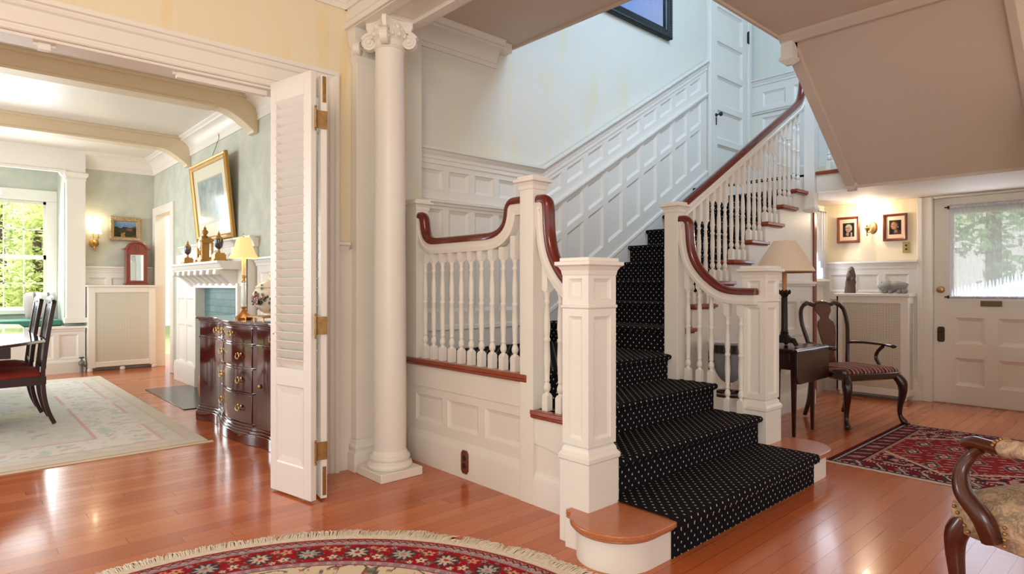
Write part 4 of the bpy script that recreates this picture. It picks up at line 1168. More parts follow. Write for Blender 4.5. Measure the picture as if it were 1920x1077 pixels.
m = MB(); m.box(-.03, .03, -.05, .05, .05, .22); m.rings([[(x, .085 * cos(a), .225 + .06 * sin(a)) for a in [pi * k / 12 for k in range(13)]] for x in (-.05, .05)]); m.box(-.055, .055, -.092, .092, .215, .228); m.box(-.055, .055, -.092, .092, .05, .062)
for k in range(5): m.ball((-.052, -.06 + .03 * k, .10 + .02 * (k % 2)), .012, .012, .016, 8, 6)
for sx in (-1, 1):
    for sy in (-1, 1): m.cyl((sx * .05, sy * .08, .05), (sx * .05, sy * .08, .225), .012, 10); m.ball((sx * .05, sy * .082, .245), .014, .014, .022, 8, 6)
m.build('case', M['gold'], c)
m = MB(); m.lathe([(.001, -.062), (.046, -.062), (.05, -.055), (.05, -.04)], (0, 0, .2), 24, 'x'); m.build('dial', simple('white_enamel', (232, 230, 222), .2), c, label='white enamel dial')
m = MB(); m.lathe([(.03, .28), (.035, .29), (.015, .305), (.03, .325), (.034, .345), (.012, .37), (.018, .38), (.005, .395), (.001, .415)], n=14); m.build('finial', M['gold'], c)
# ---- framed print leaning from the picture rail
PR = thing('framed_print', 'large gilt framed print hanging above the mantel', 'picture', (2.26, 7.5, 1.72), world=True)
xt = lambda z: 2.285 - .09 * (z - 1.72) / .93 - .012
def Pp(u, v, d): return (xt(1.72 + v) - d, 8.18 - u, 1.72 + v)
def frame(m, P, w, h, prof):
    """mitred picture frame: prof = (inset, d)"""
    c = [(0, 0, 1, 1), (w, 0, -1, 1), (w, h, -1, -1), (0, h, 1, -1)]
    m.rings([[P(x + sx * i, y + sy * i, d) for i, d in prof] for x, y, sx, sy in c], loop=True)
W_, H_ = 1.30, .93
m = MB(); frame(m, Pp, W_, H_, [(0, -.01), (0, .02), (.012, .032), (.03, .026), (.045, .03), (.06, .018), (.072, .016), (.072, -.01)]); m.build('frame', M['gold'], PR, ang=25, label='gilt frame')
def pf(u, v):
    x, y = u * W_, v * H_; d = min(x - .06, W_ - .06 - x, y - .06, H_ - .06 - y)
    if d < .15: return (226, 222, 200)
    if d < .16: return (170, 170, 158)
    n_ = nz(u * 9, v * 7) * .5 + nz(u * 22, v * 20, 4) * .35
    c = cmix((128, 146, 146), (176, 190, 186), n_ + .5)
    if .35 < u < .65 and v < .6: c = cmix(c, (186, 194, 184), .4 + .4 * nz(u * 30, v * 8))
    return c
picture(lambda u, v: Pp(u * W_, v * H_, .006), 80, 60, pf, 'print', M['print'], PR)
m = MB(); m.cyl((xt(2.64) + .01, 7.46, 2.62), (2.285, 7.46, 2.90), .0025, 6); m.cyl((2.285, 7.46, 2.90), (2.28, 7.46, 2.96), .006, 6); m.build('hanging_wire', M['black'], PR)
# ---- radiator covers
def cane(name, c, hole, s=.0125):
    n = NT(name); n.set(.5)
    x, y, z = n.sep(n.geo())
    def q(a, o=0): 
        f = n.math('SUBTRACT', n.math('FRACT', n.math('DIVIDE', a, s)), .5); return n.math('MULTIPLY', f, f)
    h = n.math('ADD', n.math('MINIMUM', q(x), 1), n.math('ADD', q(z), 0)) if name.endswith('x') else n.math('ADD', q(y), q(z))
    f = n.math('LESS_THAN', n.math('SQRT', h), .27)
    n.base(n.mix(f, c, hole)); n.bump(f, -.5, .004); return n.mat
CX_ = cane('pierced_metal_x', (226, 222, 206), (112, 108, 96), .017); CY_ = cane('pierced_metal_y', (224, 216, 198), (78, 70, 60), .0145)
RC = thing('radiator_cover', 'tall white pierced radiator cover below the small landscape painting', 'radiator cover', (1.85, 10.4, 0), world=True)
m = MB()
for a in ((1.435, 1.52, 10.30, 10.52, .05, 1.19), (2.185, 2.268, 10.30, 10.52, .05, 1.19), (1.52, 2.185, 10.30, 10.33, 1.11, 1.19), (1.52, 2.185, 10.30, 10.33, .06, .13)): m.box(*a)
for x in (1.46, 1.85, 2.25): m.lathe([(.03, 0), (.036, .02), (.03, .05)], (x, 10.33, 0), 12)
m.build('frame', M['white'], RC, bevel=.005)
m = MB(); m.box(1.42, 2.283, 10.275, 10.525, 1.19, 1.215); m.build('top', M['white'], RC, bevel=.004)
m = MB(); m.box(1.52, 2.185, 10.315, 10.325, .13, 1.11); m.build('pierced_panel', CX_, RC, smooth=False, label='pierced metal panel')
vv = thing('radiator_valve', 'grey metal radiator valve on the floor left of the tall radiator cover', 'valve', (1.365, 10.34, 0))
m = MB(); m.cyl((0, 0, 0), (0, 0, .12), .02, 12); m.lathe([(.03, .1), (.036, .11), (.036, .15), (.025, .165), (.012, .17), (.012, .2)], n=12); m.cyl((0, 0, .09), (.045, .02, .09), .016, 10); m.build('body', simple('grey_valve', (130, 130, 122), .4, .5), vv)
m = MB(); m.lathe([(.001, .2), (.03, .2), (.034, .206), (.03, .214), (.001, .214)], n=14); m.build('hand_wheel', M['black'], vv)
# ---- red clock case on the radiator cover
cc = thing('display_cabinet', 'small red-brown arched cabinet with bright glass front on the dining radiator cover', 'cabinet', (2.03, 10.40, 1.215))
RW = wood('red_cabinet_wood', (104, 38, 30), (148, 70, 58), .3)
m = MB(); m.box(-.135, .135, -.075, .08, .03, .52); m.box(-.15, .15, -.09, .085, 0, .03); m.build('case', RW, cc, bevel=.003)
m = MB(); pl = [(-.135, .52)] + [(.135 * cos(pi - a), .52 + .095 * sin(a)) for a in [pi * k / 16 for k in range(17)]]
m.prism(pl[1:], 'y', -.07, .08)
arc_ = [(.128 * cos(pi - a), -.08, .53 + .095 * sin(a)) for a in [pi * k / 16 for k in range(17)]]
m.tube(arc_, .016, 8); m.box(-.165, -.12, -.095, .085, .515, .535); m.box(.12, .165, -.095, .085, .515, .535); m.box(-.008, .008, -.085, -.07, .48, .60)
m.build('pediment', RW, cc)
m = MB(); frame(m, lambda u, v, d: (-.105 + u, -.075 - d, .045 + v), .21, .42, [(0, 0), (0, .012), (.02, .014), (.025, 0)]); m.build('door_frame', RW, cc)
n = NT('silvered_glass'); n.base((235, 240, 245)).set(.03, 1); m = MB(); m.box(-.088, .088, -.08, -.076, .065, .45); m.build('glass_door', n.mat, cc, smooth=False, label='bright mirrored glass front')
# ---- small landscape painting
lp = thing('landscape_painting', 'small landscape painting in a carved pale gilt frame above the dining radiator', 'picture', (1.924, 10.53, 1.87), world=True)
PP = lambda u, v, d: (1.72 + u, 10.53 - d, 1.865 + v)
m = MB(); frame(m, PP, .40, .345, [(0, -.012), (0, .03), (.015, .042), (.04, .03), (.05, .034), (.06, .012), (.062, -.01)])
for k in range(44):
    t = k / 44 * 4; s = int(t); f = t - s
    p = [(f * .40, .018), (.40 - .018, f * .345), (.40 - f * .40, .345 - .018), (.018, .345 - f * .345)][s]
    m.ball(PP(*p, .036), .016, .012, .014, 7, 5)
m.build('frame', simple('pale_gilt', (186, 160, 120), .5, .3, .25, 40), lp)
def lf(u, v):
    n_ = nz(u * 6, v * 6) ; n2 = nz(u * 18, v * 18, 2)
    if v > .62 + .14 * n_: return cmix((96, 128, 168), (196, 206, 214), (v - .6) * 1.2 + n2 * .5 - .1)
    c = cmix((34, 44, 26), (74, 62, 34), n_ + .4)
    if hypot((u - .68) * 1, (v - .48) * 1.8) < .13: c = cmix((166, 92, 66), c, .3)
    if .3 < u < .5 and v < .28: c = cmix(c, (196, 160, 110), .6 + n2)
    return c
picture(lambda u, v: PP(.058 + .284 * u, .058 + .229 * v, .004), 44, 36, lf, 'canvas', M['paint'], lp)
# ---- dining room wall sconce
LAMP = emit('glowing_shade', (255, 232, 190), 2.2)
ds = thing('wall_sconce', 'brass wall sconce with small lit white shade left of the landscape painting', 'sconce', (1.535, 10.52, 1.72), world=True)
m = MB(); m.lathe([(.001, 0), (.055, 0), (.06, -.012), (.045, -.03), (.02, -.045), (.001, -.05)], (1.535, 10.532, 1.815), 20, 'y'); m.lathe([(.012, 1.70), (.02, 1.715), (.008, 1.735), (.014, 1.75), (.01, 1.77)], (1.535, 10.49, 0), 10); m.build('backplate', M['brass'], ds)
for s in (-1, 1):
    m = MB(); m.tube([(1.535 + s * .01, 10.49, 1.80), (1.535 + s * .022, 10.45, 1.80), (1.535 + s * .03, 10.42, 1.84), (1.535 + s * .03, 10.42, 1.89)], .006, 8); m.lathe([(.02, 1.885), (.022, 1.895), (.012, 1.9), (.012, 1.95)], (1.535 + s * .03, 10.42, 0), 10); m.build('arm', M['brass'], ds)
    m = MB(); m.lathe([(.052, 1.945), (.04, 1.99), (.03, 2.06), (.028, 2.08)], (1.535 + s * .03, 10.42, 0), 18, caps=False); m.build('lamp_shade', LAMP, ds, label='lit white shade')
# ---- window seat cushion and pillow
m = MB(); m.box(-1.45, 1.17, 10.52, 11.25, .648, .735)
tag(m.build('bench_cushion', simple('green_cushion_cloth', (58, 112, 92), .85), bevel=.03, seg=4), 'long green cushion on the dining window seat', 'cushion')
n = NT('striped_pillow_cloth'); n.set(.9); gx = n.sep(n.coord('Generated'))[0]
st = n.ramp(gx, [(0, (150, 142, 134)), (.28, (150, 142, 134)), (.30, (76, 70, 70)), (.36, (70, 66, 66)), (.38, (160, 154, 146)), (.7, (160, 154, 146)), (.72, (66, 60, 62)), (.78, (84, 78, 76)), (.8, (160, 154, 146))]); n.base(st)
m = MB()
N = 18
for sgn in (1, -1): pass
rows_ = []
for j in range(N + 1):
    ring = []
    for i in range(N + 1):
        u, v = i / N * 2 - 1, j / N * 2 - 1
        ring.append((u, v, (max(0, 1 - abs(u) ** 2.6) * max(0, 1 - abs(v) ** 2.6)) ** .55))
    rows_.append(ring)
for sgn in (1, -1):
    b = len(m.v)
    for ring in rows_:
        for u, v, t_ in ring:
            yo = 10.98 + .14 * v
            m.v.append(V((.97 + .19 * u * (1 - .05 * abs(v)), yo - sgn * .075 * t_, .925 + .19 * v * (1 - .05 * abs(u)))))
    for j in range(N):
        for i in range(N): m.fc([b + j * (N + 1) + i, b + j * (N + 1) + i + 1, b + (j + 1) * (N + 1) + i + 1, b + (j + 1) * (N + 1) + i])
tag(m.build('pillow', n.mat, ang=80), 'grey striped pillow leaning in the corner of the window seat', 'pillow')
# ---- chandelier at the left picture edge
CH = thing('chandelier', 'brass chandelier with small lit shades above the dining table', 'chandelier', (-.03, 7.6, DC), world=True)
m = MB(); m.cyl((-.03, 7.6, 2.1), (-.03, 7.6, DC), .012); m.lathe([(.02, 1.9), (.06, 1.98), (.04, 2.06), (.02, 2.12)], (-.03, 7.6, 0), 16); m.build('stem', M['brass'], CH)
for k in range(6):
    a = k * pi / 3; ca, sa = cos(a), sin(a)
    m = MB(); m.tube(spline([(-.03 + ca * r, 7.6 + sa * r, z) for r, z in ((.03, 2.0), (.15, 1.93), (.28, 1.97), (.32, 2.06))], 4), .008, 8); q = m.build('arm', M['brass'], CH)
    m = MB(); m.lathe([(.085, 2.075), (.045, 2.215)], (-.03 + ca * .32, 7.6 + sa * .32, 0), 16, caps=False); m.build('lamp_shade', LAMP, q, label='lit fabric shade')
# ================================================================ things in the hall and vestibule
# ---- outlet on the panelling
ou = thing('power_outlet', 'brown eight-sided wall outlet low on the white stair panelling', 'outlet', (2.366, 3.02, .035), world=True)
PL = simple('brown_bakelite', (112, 48, 30), .35)
m = MB(); m.prism([(3.02 + a * .034, .107 + b * .072) for a, b in ((-1, -.7), (-.6, -1), (.6, -1), (1, -.7), (1, .7), (.6, 1), (-.6, 1), (-1, .7))], 'x', 2.3605, 2.3695); m.build('plate', PL, ou, bevel=.002)
for z in (.085, .132):
    m = MB(); m.lathe([(.001, 0), (.016, 0), (.018, .003)], (2.358, 3.02, z), 14, 'x'); m.build('socket', M['black'], ou)
# ---- large painting high on the stair wall
bp = thing('stair_painting', 'large blue painting in a dark carved frame high on the stairwell wall', 'picture', (5.1, 3.86, 3.93), world=True)
PB = lambda u, v, d: (4.25 + u, 3.872 - d, 3.925 + v)
DF = simple('dark_carved_frame', (30, 38, 44), .35, .2)
m = MB(); frame(m, PB, 1.65, 1.2, [(0, -.006), (0, .03), (.02, .05), (.05, .052), (.065, .03), (.085, .036), (.10, .018), (.115, .014), (.115, -.006)])
for k in range(60):
    m.ball(PB(.012 + 1.626 * k / 59, .012, .046), .02, .014, .013, 7, 5)
    if k < 44: m.ball(PB(1.638, .012 + 1.17 * k / 43, .046), .013, .014, .02, 7, 5)
m.build('frame', DF, bp, label='dark carved frame')
picture(lambda u, v: PB(.11 + 1.43 * u, .11 + .98 * v, .004), 60, 40, lambda u, v: cmix(cmix((96, 138, 196), (176, 176, 206), u * 1.1 - .1), (70, 110, 180), max(0, v * 1.1 - .2 + .3 * nz(u * 40, v * 3))), 'canvas', M['paint'], bp)
# ---- radiator cover under the photographs
rc = thing('radiator_cover', 'white pierced radiator cover beside the front door', 'radiator cover', (7.4, 2.27, 0), world=True)
x0, x1, y0, y1 = 7.29, 7.505, 1.925, 2.62
m = MB()
for a in ((x0, x0 + .02, y1 - .06, y1, .05, 1.09), (x0, x0 + .02, y0, y0 + .07, .05, 1.09), (x0, x0 + .02, y0 + .07, y1 - .06, 1.02, 1.09), (x0, x0 + .02, y0 + .07, y1 - .06, .05, .12),
          (x0 + .02, x0 + .05, y0, y0 + .02, .05, 1.09), (x1 - .03, x1, y0, y0 + .02, .05, 1.09), (x0 + .05, x1 - .03, y0, y0 + .02, 1.02, 1.09), (x0 + .05, x1 - .03, y0, y0 + .02, .05, .12), (x0, x1, y1 - .02, y1, .05, 1.09)): m.box(*a)
for y in (y0 + .04, y1 - .04): m.ball((x0 + .025, y, .026), .025)
m.build('frame', M['white'], rc, bevel=.003)
m = MB(); m.box(x0 - .02, x1, y0 - .015, y1 + .015, 1.09, 1.122); m.build('top', M['white'], rc, bevel=.004)
m = MB(); m.box(x0 + .008, x0 + .014, y0 + .07, y1 - .06, .12, 1.02); m.build('pierced_panel', CY_, rc, smooth=False, label='pierced metal front')
CX2 = cane('pierced_side_x', (220, 214, 200), (86, 78, 66), .0145)
m = MB(); m.box(x0 + .05, x1 - .03, y0 + .006, y0 + .012, .12, 1.02); m.build('pierced_panel', CX2, rc, smooth=False, label='pierced metal side')
# ---- figures on it
f1 = thing('stone_figure', 'tall brown carved stone figure on the radiator cover', 'figurine', (7.40, 2.505, 1.122))
m = MB(); random.seed(5)
sec = [(0, .048, .058), (.05, .046, .056), (.09, .040, .05), (.12, .044, .052), (.16, .038, .048), (.19, .042, .05), (.22, .036, .043), (.25, .032, .036), (.28, .024, .026), (.295, .008, .01)]
m.rings([[(a * cos(2 * pi * k / 14) * (1 + .12 * nz(k * .9, z * 30)), (.012 - z * .05) + b * sin(2 * pi * k / 14) * (1 + .12 * nz(k * .7, z * 24, 3)), z) for k in range(14)] for z, a, b in sec])
m.ball((-.035, .0, .245), .012, .014, .016, 8, 6); m.ball((-.04, .022, .16), .012, .016, .03, 8, 6); m.ball((-.04, -.024, .15), .012, .016, .03, 8, 6)
m.build('body', simple('brown_soapstone', (96, 74, 60), .6, var=.3, scale=24), f1)
f2 = thing('animal_figure', 'grey carved stone animal resting head down on the radiator cover', 'figurine', (7.40, 2.08, 1.122))
GS = simple('grey_soapstone', (140, 140, 136), .5, var=.25, scale=14)
m = MB()
path = [(0, -.115, .062), (0, -.08, .075), (0, -.03, .078), (0, .02, .07), (0, .06, .075), (0, .10, .06), (0, .12, .035)]
m.tube(spline(path, 4), [.02] + [.035 + .026 * sin(min(1, (i + 1) / 22) * pi * .55 + .25) for i in range(23)] + [.02], 14)
m.ball((-.02, .085, .045), .045, .042, .045, 12, 8)
for y in (.06, .115): m.ball((-.015, y, .105), .016, .012, .026, 8, 6)
for y, x in ((-.09, -.03), (-.05, -.035), (.03, -.035), (-.09, .03), (.04, .03)): m.ball((x, y, .026), .022, .026, .028, 10, 7)
m.tube([(-.03, .11, .05), (-.045, .10, .02), (-.045, .06, .018)], [.02, .016, .012], 8)
m.build('body', GS, f2)
# ---- two framed photographs and the sconce between them
FW = wood('photo_frame_wood', (86, 30, 16), (128, 58, 34), .25)
MAT_ = (222, 190, 166)
def head(u, v, side):
    """sepia portrait in profile: dark ground, lit head and hand"""
    c = (38, 30, 28)
    cx, cy = (.50, .60) if side else (.42, .62)
    e = ((u - cx) / .27) ** 2 + ((v - cy) / .27) ** 2
    sk = (216, 170, 140) if side else (206, 150, 118)
    if side:
        if v < .34 and abs(u - .62) < .36 - (.34 - v) * .2: c = (44, 40, 44)
        if abs(u - .74) < .05 and v < .3: c = (214, 206, 196)
        if e < 1: c = cmix(sk, (120, 84, 66), (u - .35) * 1.1 + nz(u * 12, v * 12) * .4)
        if e < 1.25 and v > .70: c = cmix((222, 214, 206), (150, 140, 132), .4 + nz(u * 20, v * 20) * .8)
        if e < 1.2 and u > .66 and v > .45: c = (196, 186, 178)
        if hypot(u - .42, v - .2) < .13: c = (196, 150, 122)
        if e < 1 and abs(v - .63) < .02 and u < .6: c = (86, 56, 46)
        if e < 1 and abs(v - .46) < .015 and u < .5: c = (110, 66, 56)
    else:
        if v < .26 and abs(u - .66) < .3: c = (84, 60, 52)
        if e < 1 and (v - cy) < .34 * (cx + .22 - u) + .16: c = cmix(sk, (110, 70, 54), (u - .25) * 1.5 + nz(u * 12, v * 12) * .3)
        elif e < 1.9 and v > .4: c = (62, 46, 40)
        if hypot(u - .74, v - .5) < .03: c = (230, 220, 210)
        if abs(u - .55) < .12 and v < .34 and v > .12: c = cmix(sk, c, .35)
        if e < 1 and abs(v - .66) < .018 and u < .46: c = (80, 52, 42)
        if e < 1 and abs(v - .48) < .016 and u < .36: c = (130, 62, 56)
    return c
for (ya, yb, zb_, zt_, side, lab) in ((2.692, 2.455, 1.69, 1.984, 1, 'framed sepia portrait of a grey-haired person left of the vestibule sconce'), (2.222, 1.994, 1.69, 1.98, 0, 'framed sepia portrait of a dark-haired person right of the vestibule sconce')):
    w_, h_ = ya - yb, zt_ - zb_
    r = thing('framed_photograph', lab, 'photograph', (7.52, (ya + yb) / 2, zb_), world=True, group='framed portraits beside the vestibule sconce')
    PP = lambda u, v, d, ya=ya, zb_=zb_: (7.524 - d, ya - u, zb_ + v)
    m = MB(); frame(m, PP, w_, h_, [(0, -.004), (0, .02), (.008, .026), (.02, .02), (.026, .008), (.028, -.004)]); m.build('frame', FW, r, label='reddish wood frame')
    def fn(u, v, side=side, w_=w_, h_=h_):
        x, y = u * (w_ - .05), v * (h_ - .05)
        mx, my = .032, .042
        if x < mx or x > w_ - .05 - mx or y < my or y > h_ - .05 - my: return MAT_
        return cmix((20, 16, 16), head((x - mx) / (w_ - .05 - 2 * mx), (y - my) / (h_ - .05 - 2 * my), side), .8)
    picture(lambda u, v, PP=PP, w_=w_, h_=h_: PP(.025 + u * (w_ - .05), .025 + v * (h_ - .05), .004), 60, 76, fn, 'photograph', M['print'], r)
vs = thing('wall_sconce', 'brass vestibule sconce with a bright candle bulb between the two portraits', 'sconce', (7.52, 2.35, 1.74), world=True)
m = MB(); m.lathe([(.001, -.02), (.035, -.018), (.05, -.01), (.056, 0)], (7.529, 2.325, 1.845), 20, 'x', sx=.8, sy=1.25); m.build('backplate', M['oldbrass'], vs)
m = MB(); m.tube(spline([(7.51, 2.335, 1.83), (7.47, 2.345, 1.79), (7.44, 2.352, 1.80), (7.43, 2.355, 1.835)], 5), .006, 8); m.lathe([(.004, 1.75), (.009, 1.76), (.005, 1.78), (.012, 1.80), (.026, 1.83), (.03, 1.838), (.012, 1.842), (.011, 1.875)], (7.43, 2.355, 0), 14); m.build('arm', M['oldbrass'], vs)
m = MB(); m.lathe([(.008, 1.875), (.013, 1.89), (.011, 1.915), (.004, 1.94), (.001, 1.945)], (7.43, 2.355, 0), 12); m.build('bulb', emit('bulb_glow', (255, 222, 170), 30), vs, label='glowing candle bulb')
sw = thing('switch_plate', 'small aged brass switch plate on the wall under the right-hand portrait', 'switch', (7.525, 2.005, 1.56), world=True)
m = MB(); m.box(7.521, 7.53, 1.972, 2.04, 1.557, 1.672); m.build('plate', simple('yellowed_brass', (196, 176, 110), .35, .6), sw, bevel=.002)
m = MB(); m.lathe([(.001, -.012), (.008, -.012), (.011, 0)], (7.521, 2.006, 1.635), 10, 'x'); m.build('button', M['black'], sw)
m = MB(); m.lathe([(.001, -.008), (.008, -.008), (.011, 0)], (7.521, 2.006, 1.595), 10, 'x'); m.build('button', M['black'], sw)
# ---- sheer curtains
n = NT('sheer_lace'); n.set(.9)
t1 = n.node('ShaderNodeBsdfTransparent'); t2 = n.node('ShaderNodeBsdfTranslucent'); t3 = n.node('ShaderNodeBsdfDiffuse')
t2.inputs[0].default_value = rgba((226, 232, 246)); t3.inputs[0].default_value = rgba((224, 230, 246))
a1 = n.node('ShaderNodeMixShader'); a1.inputs[0].default_value = .5; n.link(t2.outputs[0], a1.inputs[1]); n.link(t3.outputs[0], a1.inputs[2])
a2 = n.node('ShaderNodeMixShader')
th_ = n.noise(n.mapping(n.geo(), (60, 130, 4)), 4, 3, .6)
n.link(n.math('ADD', .44, n.math('MULTIPLY', th_, .34)), a2.inputs[0]); n.link(t1.outputs[0], a2.inputs[1]); n.link(a1.outputs[0], a2.inputs[2]); n.link(a2.outputs[0], n.out.inputs[0])
LACE = n.mat
def curtain(P, w, z0, z1, amp, waves, nm, parent):
    m = MB(); N = 120; R_ = 8
    g = []
    for j in range(R_ + 1):
        z = lerp(z0, z1, j / R_)
        g.append(m.add([P(w * i / N, z, amp * sin(2 * pi * waves * i / N + .6 * sin(i * .7))) for i in range(N + 1)]))
    for j in range(R_):
        for i in range(N): m.fc([g[j] + i, g[j] + i + 1, g[j + 1] + i + 1, g[j + 1] + i])
    return m.build(nm, LACE, parent, ang=80)
cu = thing('lace_curtain', 'white sheer lace curtain stretched between two rods on the front door glass', 'curtain', (7.53, 1.3, 1.08), world=True)
curtain(lambda u, z, d: (7.533 + d, 1.625 - u, z), .68, 1.075, 2.03, .005, 24, 'curtain_panel', cu)
for z in (2.005, 1.09):
    m = MB(); m.cyl((7.528, 1.645, z), (7.528, .93, z), .005, 8); m.lathe([(.001, .022), (.008, .012), (.004, .004), (.01, 0), (.004, -.006)], (7.528, 1.645, z), 10, 'y'); m.box(7.522, 7.556, 1.63, 1.638, z - .016, z + .016)
    m.build('curtain_rod', M['black'], cu, label='thin dark curtain rod')
    m = MB(); pts = [(7.527 + .004 * nz(i * .9, z * 9), 1.62 - i * .0062, z + .004 * nz(i * .8, z)) for i in range(110)]
    m.tube(pts, [.012 + .004 * nz(i * .7, z, 4) for i in range(110)], 8); m.build('gathered_header', simple('gathered_lace', (206, 206, 212), .95, var=.35, scale=60), cu, label='gathered grey-white lace heading')
cs = thing('window_curtain', 'long white curtain over the narrow side window behind the lamp', 'curtain', (7.2, 2.8, 1.28), world=True)
curtain(lambda u, z, d: (6.96 + u, 2.80 + d, z), .52, 1.285, 2.05, .016, 8, 'curtain_panel', cs)
m = MB(); m.cyl((6.93, 2.80, 2.05), (7.5, 2.80, 2.05), .006, 8); m.ball((6.925, 2.80, 2.05), .014); m.build('curtain_rod', M['black'], cs)
# ---- small drop-leaf table with lamp
DT = thing('drop_leaf_table', 'small dark drop-leaf side table with one leaf hanging beside the right newel', 'table', (5.15, 2.25, 0), world=True)
m = MB(); m.box(4.86, 5.49, 2.06, 2.45, .685, .703); m.build('tabletop', M['dark'], DT, bevel=.005, seg=3)
m = MB()
r_ = .05; pl = [(4.86, .685), (5.49, .685), (5.49, .43 + r_)] + [(5.49 - r_ + r_ * cos(a), .43 + r_ + r_ * sin(a)) for a in (-.4, -.8, -1.2, -pi / 2)] + [(4.86 + r_ - r_ * cos(a), .43 + r_ + r_ * sin(a)) for a in (-pi / 2, -1.2, -.8, -.4)] + [(4.86, .43 + r_)]
m.prism(pl, 'y', 2.032, 2.05); m.prism([(2.03, .685), (2.06, .685), (2.06, .703), (2.045, .703), (2.034, .696)], 'x', 4.86, 5.49); m.build('drop_leaf', M['dark'], DT, bevel=.003)
m = MB(); m.box(4.955, 5.345, 2.09, 2.41, .53, .684); m.build('apron', M['dark'], DT, bevel=.003)
m = MB(); m.box(4.945, 4.957, 2.13, 2.37, .55, .665); d_ = m.build('drawer', M['dark'], DT, bevel=.002)
m = MB(); m.lathe([(.001, -.028), (.012, -.025), (.014, -.016), (.006, -.008), (.008, 0)], (4.945, 2.25, .61), 12, 'x'); m.build('knob', M['brass'], d_, label='small brass knob')
for x in (4.97, 5.33):
    for y in (2.105, 2.395):
        m = MB(); m.rings([[(x - a, y - a, z), (x + a, y - a, z), (x + a, y + a, z), (x - a, y + a, z)] for a, z in ((.011, 0), (.019, .52), (.02, .684))]); m.build('leg', M['dark'], DT, bevel=.002)
L2 = thing('table_lamp', 'bronze column lamp with wide pleated beige shade on the drop-leaf table', 'lamp', (5.13, 2.25, .704))
BZ = simple('dark_bronze', (52, 44, 38), .4, .7, .3, 30)
m = MB(); m.lathe([(.001, .03), (.075, .03), (.08, .038), (.07, .055), (.045, .08), (.03, .1), (.034, .11), (.026, .12)], n=20)
for k in range(3):
    a = k * 2 * pi / 3 + .3; m.tube([(cos(a) * r, sin(a) * r, z) for r, z in ((.05, .05), (.085, .05), (.105, .025), (.115, .008))], [.024, .022, .018, .016], 8)
m.build('base', BZ, L2)
m = MB(); m.lathe([(.026, .115), (.03, .125), (.026, .14), (.025, .40), (.022, .405), (.03, .42), (.045, .445), (.04, .455), (.02, .46)], n=18)
for k in range(8):
    a = k * pi / 4; m.ball((.042 * cos(a), .042 * sin(a), .448), .012, .012, .02, 7, 5)
m.build('column', BZ, L2)
m = MB(); m.lathe([(.001, .455), (.019, .455), (.019, .62), (.001, .62)], n=14); m.build('candle_sleeve', simple('tan_sleeve', (196, 140, 90), .6), L2)
m = MB(); NP = 120
m.rings([[(r * cos(2 * pi * k / NP) * (1 + .012 * (k % 2)), r * sin(2 * pi * k / NP) * (1 + .012 * (k % 2)), z) for k in range(NP)] for r, z in ((.235, .612), (.232, .618), (.165, .745), (.088, .868), (.086, .872))], caps=False)
LS = NT('pleated_linen_shade'); LS.base((240, 220, 196)).set(.95); sh = m.build('lamp_shade', LS.mat, L2, ang=10, label='wide beige pleated shade')
m = MB(); m.tube([(.234 * cos(2 * pi * k / 40), .234 * sin(2 * pi * k / 40), .613) for k in range(41)], .006, 6); m.build('shade_trim', simple('shade_trim', (150, 106, 70), .8), sh)
m = MB(); m.cyl((0, 0, .6), (0, 0, .88), .004, 6)
for k in range(3): m.cyl((0, 0, .868), (.087 * cos(k * 2.1), .087 * sin(k * 2.1), .868), .002, 5)
m.build('shade_carrier', M['oldbrass'], L2)
# ---- work table seen through the balusters
WT = thing('work_table', 'small round dark-legged work table with grey pouch behind the stair balusters', 'table', (4.32, 2.31, 0))
m = MB(); m.lathe([(.001, .765), (.15, .765), (.158, .772), (.15, .785), (.001, .788)], n=32); m.build('tabletop', simple('grey_blue_top', (132, 146, 156), .08, coat=.8), WT, label='glossy grey-blue top')
m = MB(); m.lathe([(.001, .705), (.14, .705), (.148, .71), (.148, .765), (.001, .765)], n=32); m.build('rim', M['dark'], WT)
m = MB(); m.lathe([(.001, .475), (.03, .48), (.06, .50), (.09, .545), (.112, .60), (.122, .66), (.124, .705)], n=28); m.build('pouch', simple('grey_pouch_cloth', (134, 136, 142), .8), WT, label='hanging grey cloth pouch')
for k in range(4):
    a = k * pi / 2 + .5
    m = MB(); m.tube([(.14 * cos(a), .14 * sin(a), .72), (.138 * cos(a), .138 * sin(a), .4), (.145 * cos(a), .145 * sin(a), .1), (.165 * cos(a), .165 * sin(a), .004)], [.009, .008, .008, .01], 8); m.build('leg', M['dark'], WT)
m = MB(); m.lathe([(.10, .385), (.146, .385), (.15, .395), (.146, .405), (.10, .405)], n=28, caps=False); m.cyl((-.12, 0, .395), (.12, 0, .395), .012, 8); m.cyl((0, -.12, .395), (0, .12, .395), .012, 8); m.build('stretcher_ring', M['dark'], WT)
